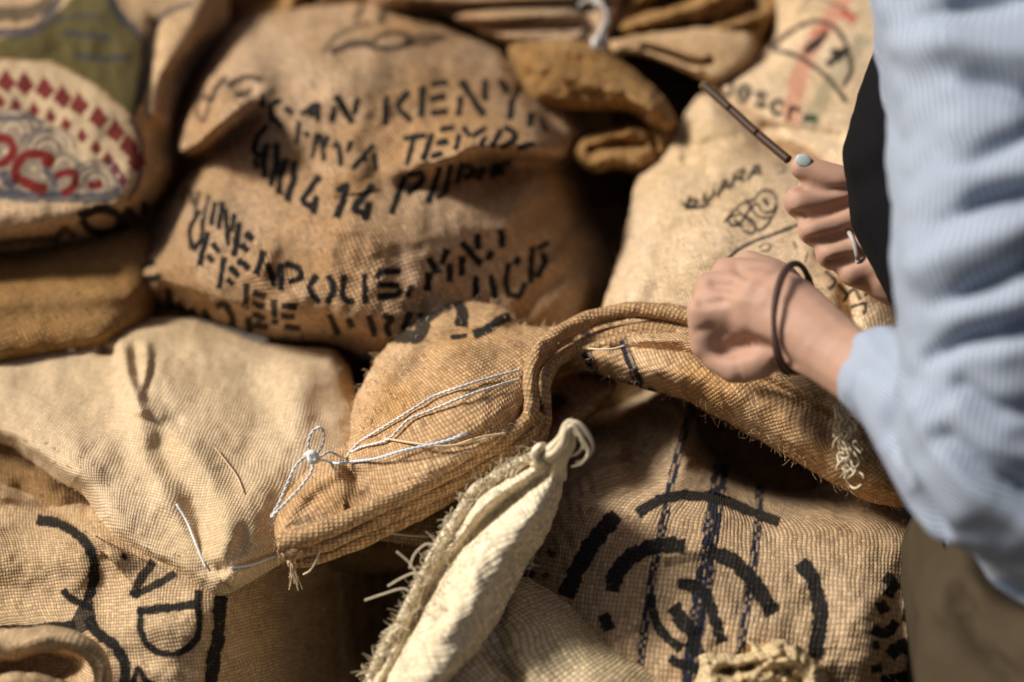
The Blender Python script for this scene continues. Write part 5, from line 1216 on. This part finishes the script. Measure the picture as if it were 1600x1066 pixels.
def folds_sculpt(folds, base=0.004, sc=26.0):
    def f(co, px, py, d, no):
        front = np.clip((-(no @ FV)) * 2, 0, 1)
        return fold_height(px, py, folds) * front + base * fnoise(co[:, 0] * sc + co[:, 1] * 9, co[:, 2] * sc * 0.6, 120, 3)
    return f
SLF = [('g', [(1440, 30), (1520, 2), (1640, -30)], [14, 22, 24], [-0.004, -0.014, -0.016]), ('g', [(1480, 118), (1540, 124), (1640, 148)], [14, 20, 24], [-0.004, -0.012, -0.014]), ('g', [(1420, 80), (1500, 70), (1640, 95)], 26, 0.006),
       ('g', [(1490, 255), (1540, 236), (1640, 190)], [12, 16, 20], [-0.003, -0.008, -0.010]), ('g', [(1470, 350), (1530, 318), (1600, 306), (1640, 310)], [12, 16, 22, 22], [-0.004, -0.013, -0.016, -0.012]), ('g', [(1460, 478), (1520, 452), (1640, 405)], [12, 16, 24], [-0.004, -0.014, -0.018]), ('g', [(1430, 420), (1520, 385), (1640, 330)], 26, 0.006),
       ('g', [(1450, 560), (1510, 530), (1640, 505)], [12, 16, 20], [-0.006, -0.016, -0.018]), ('g', [(1415, 590), (1398, 640), (1386, 690), (1400, 740), (1440, 800), (1470, 840)], [10, 12, 14, 16, 15, 12], [-0.008, -0.014, -0.016, -0.018, -0.014, -0.008]), ('g', [(1440, 640), (1480, 690), (1540, 770), (1620, 830)], 24, 0.007), ('g', [(1480, 680), (1540, 740), (1620, 780)], 14, -0.010), ('g', [(1500, 600), (1560, 640), (1640, 640)], 14, -0.006), ('g', [(1500, 640), (1560, 700), (1640, 720)], 18, 0.006)]
def stripes_at(co):
    """thread coordinate round the sleeve: stripes run along the arm"""
    ax = [(pz(1408, 614, 1.088), pz(1560, 725, 1.01)), (pz(1560, 725, 1.01), pz(1590, 300, 1.0)), (pz(1590, 300, 1.0), pz(1600, -120, 1.08))]
    best = np.full(len(co), 1e9); out = np.zeros(len(co))
    for a, b in ax:
        t = b - a; L = np.linalg.norm(t); t = t / L
        h = np.clip((co - a) @ t, 0, L)
        r = co - a - h[:, None] * t; d = np.linalg.norm(r, axis=1)
        u = FV - t * (FV @ t); u /= np.linalg.norm(u); v = np.cross(t, u)
        ang = np.arctan2(r @ v, -(r @ u))
        m = d < best; best[m] = d[m]; out[m] = (ang * 0.07)[m]
    return out
shirt = [
    q4(1408, 614, 1.088, 84, 1560, 725, 1.01, 158), q4(1560, 725, 1.01, 158, 1590, 300, 1.0, 186), q4(1590, 300, 1.0, 186, 1580, 0, 1.05, 222), q4(1580, 0, 1.05, 222, 1640, -120, 1.12, 230),
    q4(1555, 10, 1.10, 205, 1602, 250, 1.09, 200), q4(1602, 250, 1.09, 200, 1632, 490, 1.08, 190), q4(1640, -120, 1.12, 230, 1760, -100, 1.22, 240),
    q4(1720, -60, 1.2, 240, 1740, 300, 1.2, 235), q4(1740, 300, 1.2, 235, 1770, 800, 1.10, 290), q4(1590, 740, 1.02, 140, 1640, 800, 1.02, 120), q4(1640, 800, 1.02, 120, 1760, 850, 1.04, 150),
    (pz(1720, 60, 1.45), 0.062, pz(1690, 430, 1.46), 0.052),
]
blobs('shirt', shirt, 0.0035, M_shirt, per, 7, folds_sculpt(SLF), stripes_at)
blobs('rolled_cuff', [q4(1384, 596, 1.10, 88, 1418, 618, 1.083, 94)], 0.004, M_shirt, per, 5, folds_sculpt([], 0.004, 40), stripes_at)
top = [q4(1442, 165, 1.22, 106, 1424, 245, 1.22, 110), q4(1424, 245, 1.22, 110, 1440, 320, 1.22, 116), q4(1440, 320, 1.22, 116, 1500, 425, 1.20, 120), q4(1500, 425, 1.20, 120, 1570, 525, 1.18, 126), q4(1570, 525, 1.18, 126, 1680, 800, 1.14, 220),
       q4(1442, 165, 1.22, 106, 1520, 20, 1.24, 130), q4(1520, 20, 1.24, 130, 1680, -120, 1.24, 200), q4(1660, 250, 1.25, 220, 1680, -60, 1.25, 220)]
blobs('black_top', top, 0.005, M_black, per, 6)
tr = [q4(1552, 960, 1.075, 112, 1560, 1180, 1.06, 130), q4(1552, 960, 1.075, 112, 1740, 950, 1.10, 260), q4(1580, 1060, 1.07, 140, 1760, 1040, 1.09, 300), q4(1740, 950, 1.10, 260, 1790, 700, 1.15, 260)]
for sy in (-0.08, 0.08):
    h0 = np.array([hx[0] - 0.01, hx[1] + sy, hx[2] - 0.02]); kn_ = np.array([hx[0] + 0.0, hx[1] + sy, hx[2] * 0.5]); an = np.array([hx[0] + 0.04, hx[1] + sy, 0.10])
    tr += [(h0, 0.112, kn_, 0.078), (kn_, 0.078, an, 0.055)]
TRF = [('g', [(1470, 950), (1520, 990), (1600, 1040)], 10, 0.010), ('g', [(1540, 880), (1580, 920), (1640, 930)], 20, -0.022), ('g', [(1490, 920), (1530, 1000), (1600, 1080)], 14, -0.014)]
blobs('trousers', tr, 0.006, M_trou, per, 5, folds_sculpt(TRF, 0.004, 18))
blobs('hair', [(HEAD + np.array([0.03, 0, 0.03]), (0.085, 0.105, 0.105), Matrix.Identity(4)), (HEAD + np.array([0.07, 0, -0.06]), (0.05, 0.085, 0.10), Matrix.Identity(4))], 0.008, M_hair, per, 3)
for sy in (-0.08, 0.08):
    blobs('shoe', [(np.array([hx[0] + 0.05, hx[1] + sy, 0.04]), 0.04, np.array([hx[0] - 0.13, hx[1] + sy, 0.036]), 0.034)], 0.008, M_black, per, 3)

# the long dark strip held under the thumb
kt = thing('narrow_strip', P3(1170, 190, 1.42), 'long narrow dark brown strip with pale edges, held under the thumb', 'strip')
pts = np.array([(1098, 132, 1.50), (1130, 160, 1.475), (1180, 206, 1.435), (1232, 250, 1.395)])
sweep('pale_edge', pts, 0.0034, 0.0026, M_wood, kt, 12, step=4)
for a, b in ((0.0, 0.345), (0.352, 0.645), (0.65, 1.0)):
    sp = spline(pts, step=3); n = len(sp); q = sp[int(a * n):max(int(b * n), int(a * n) + 3)].copy(); q[:, 2] -= 0.004
    sweep('dark_segment', q, 0.0030, 0.0023, M_strap, kt, 8, smooth_path=False)
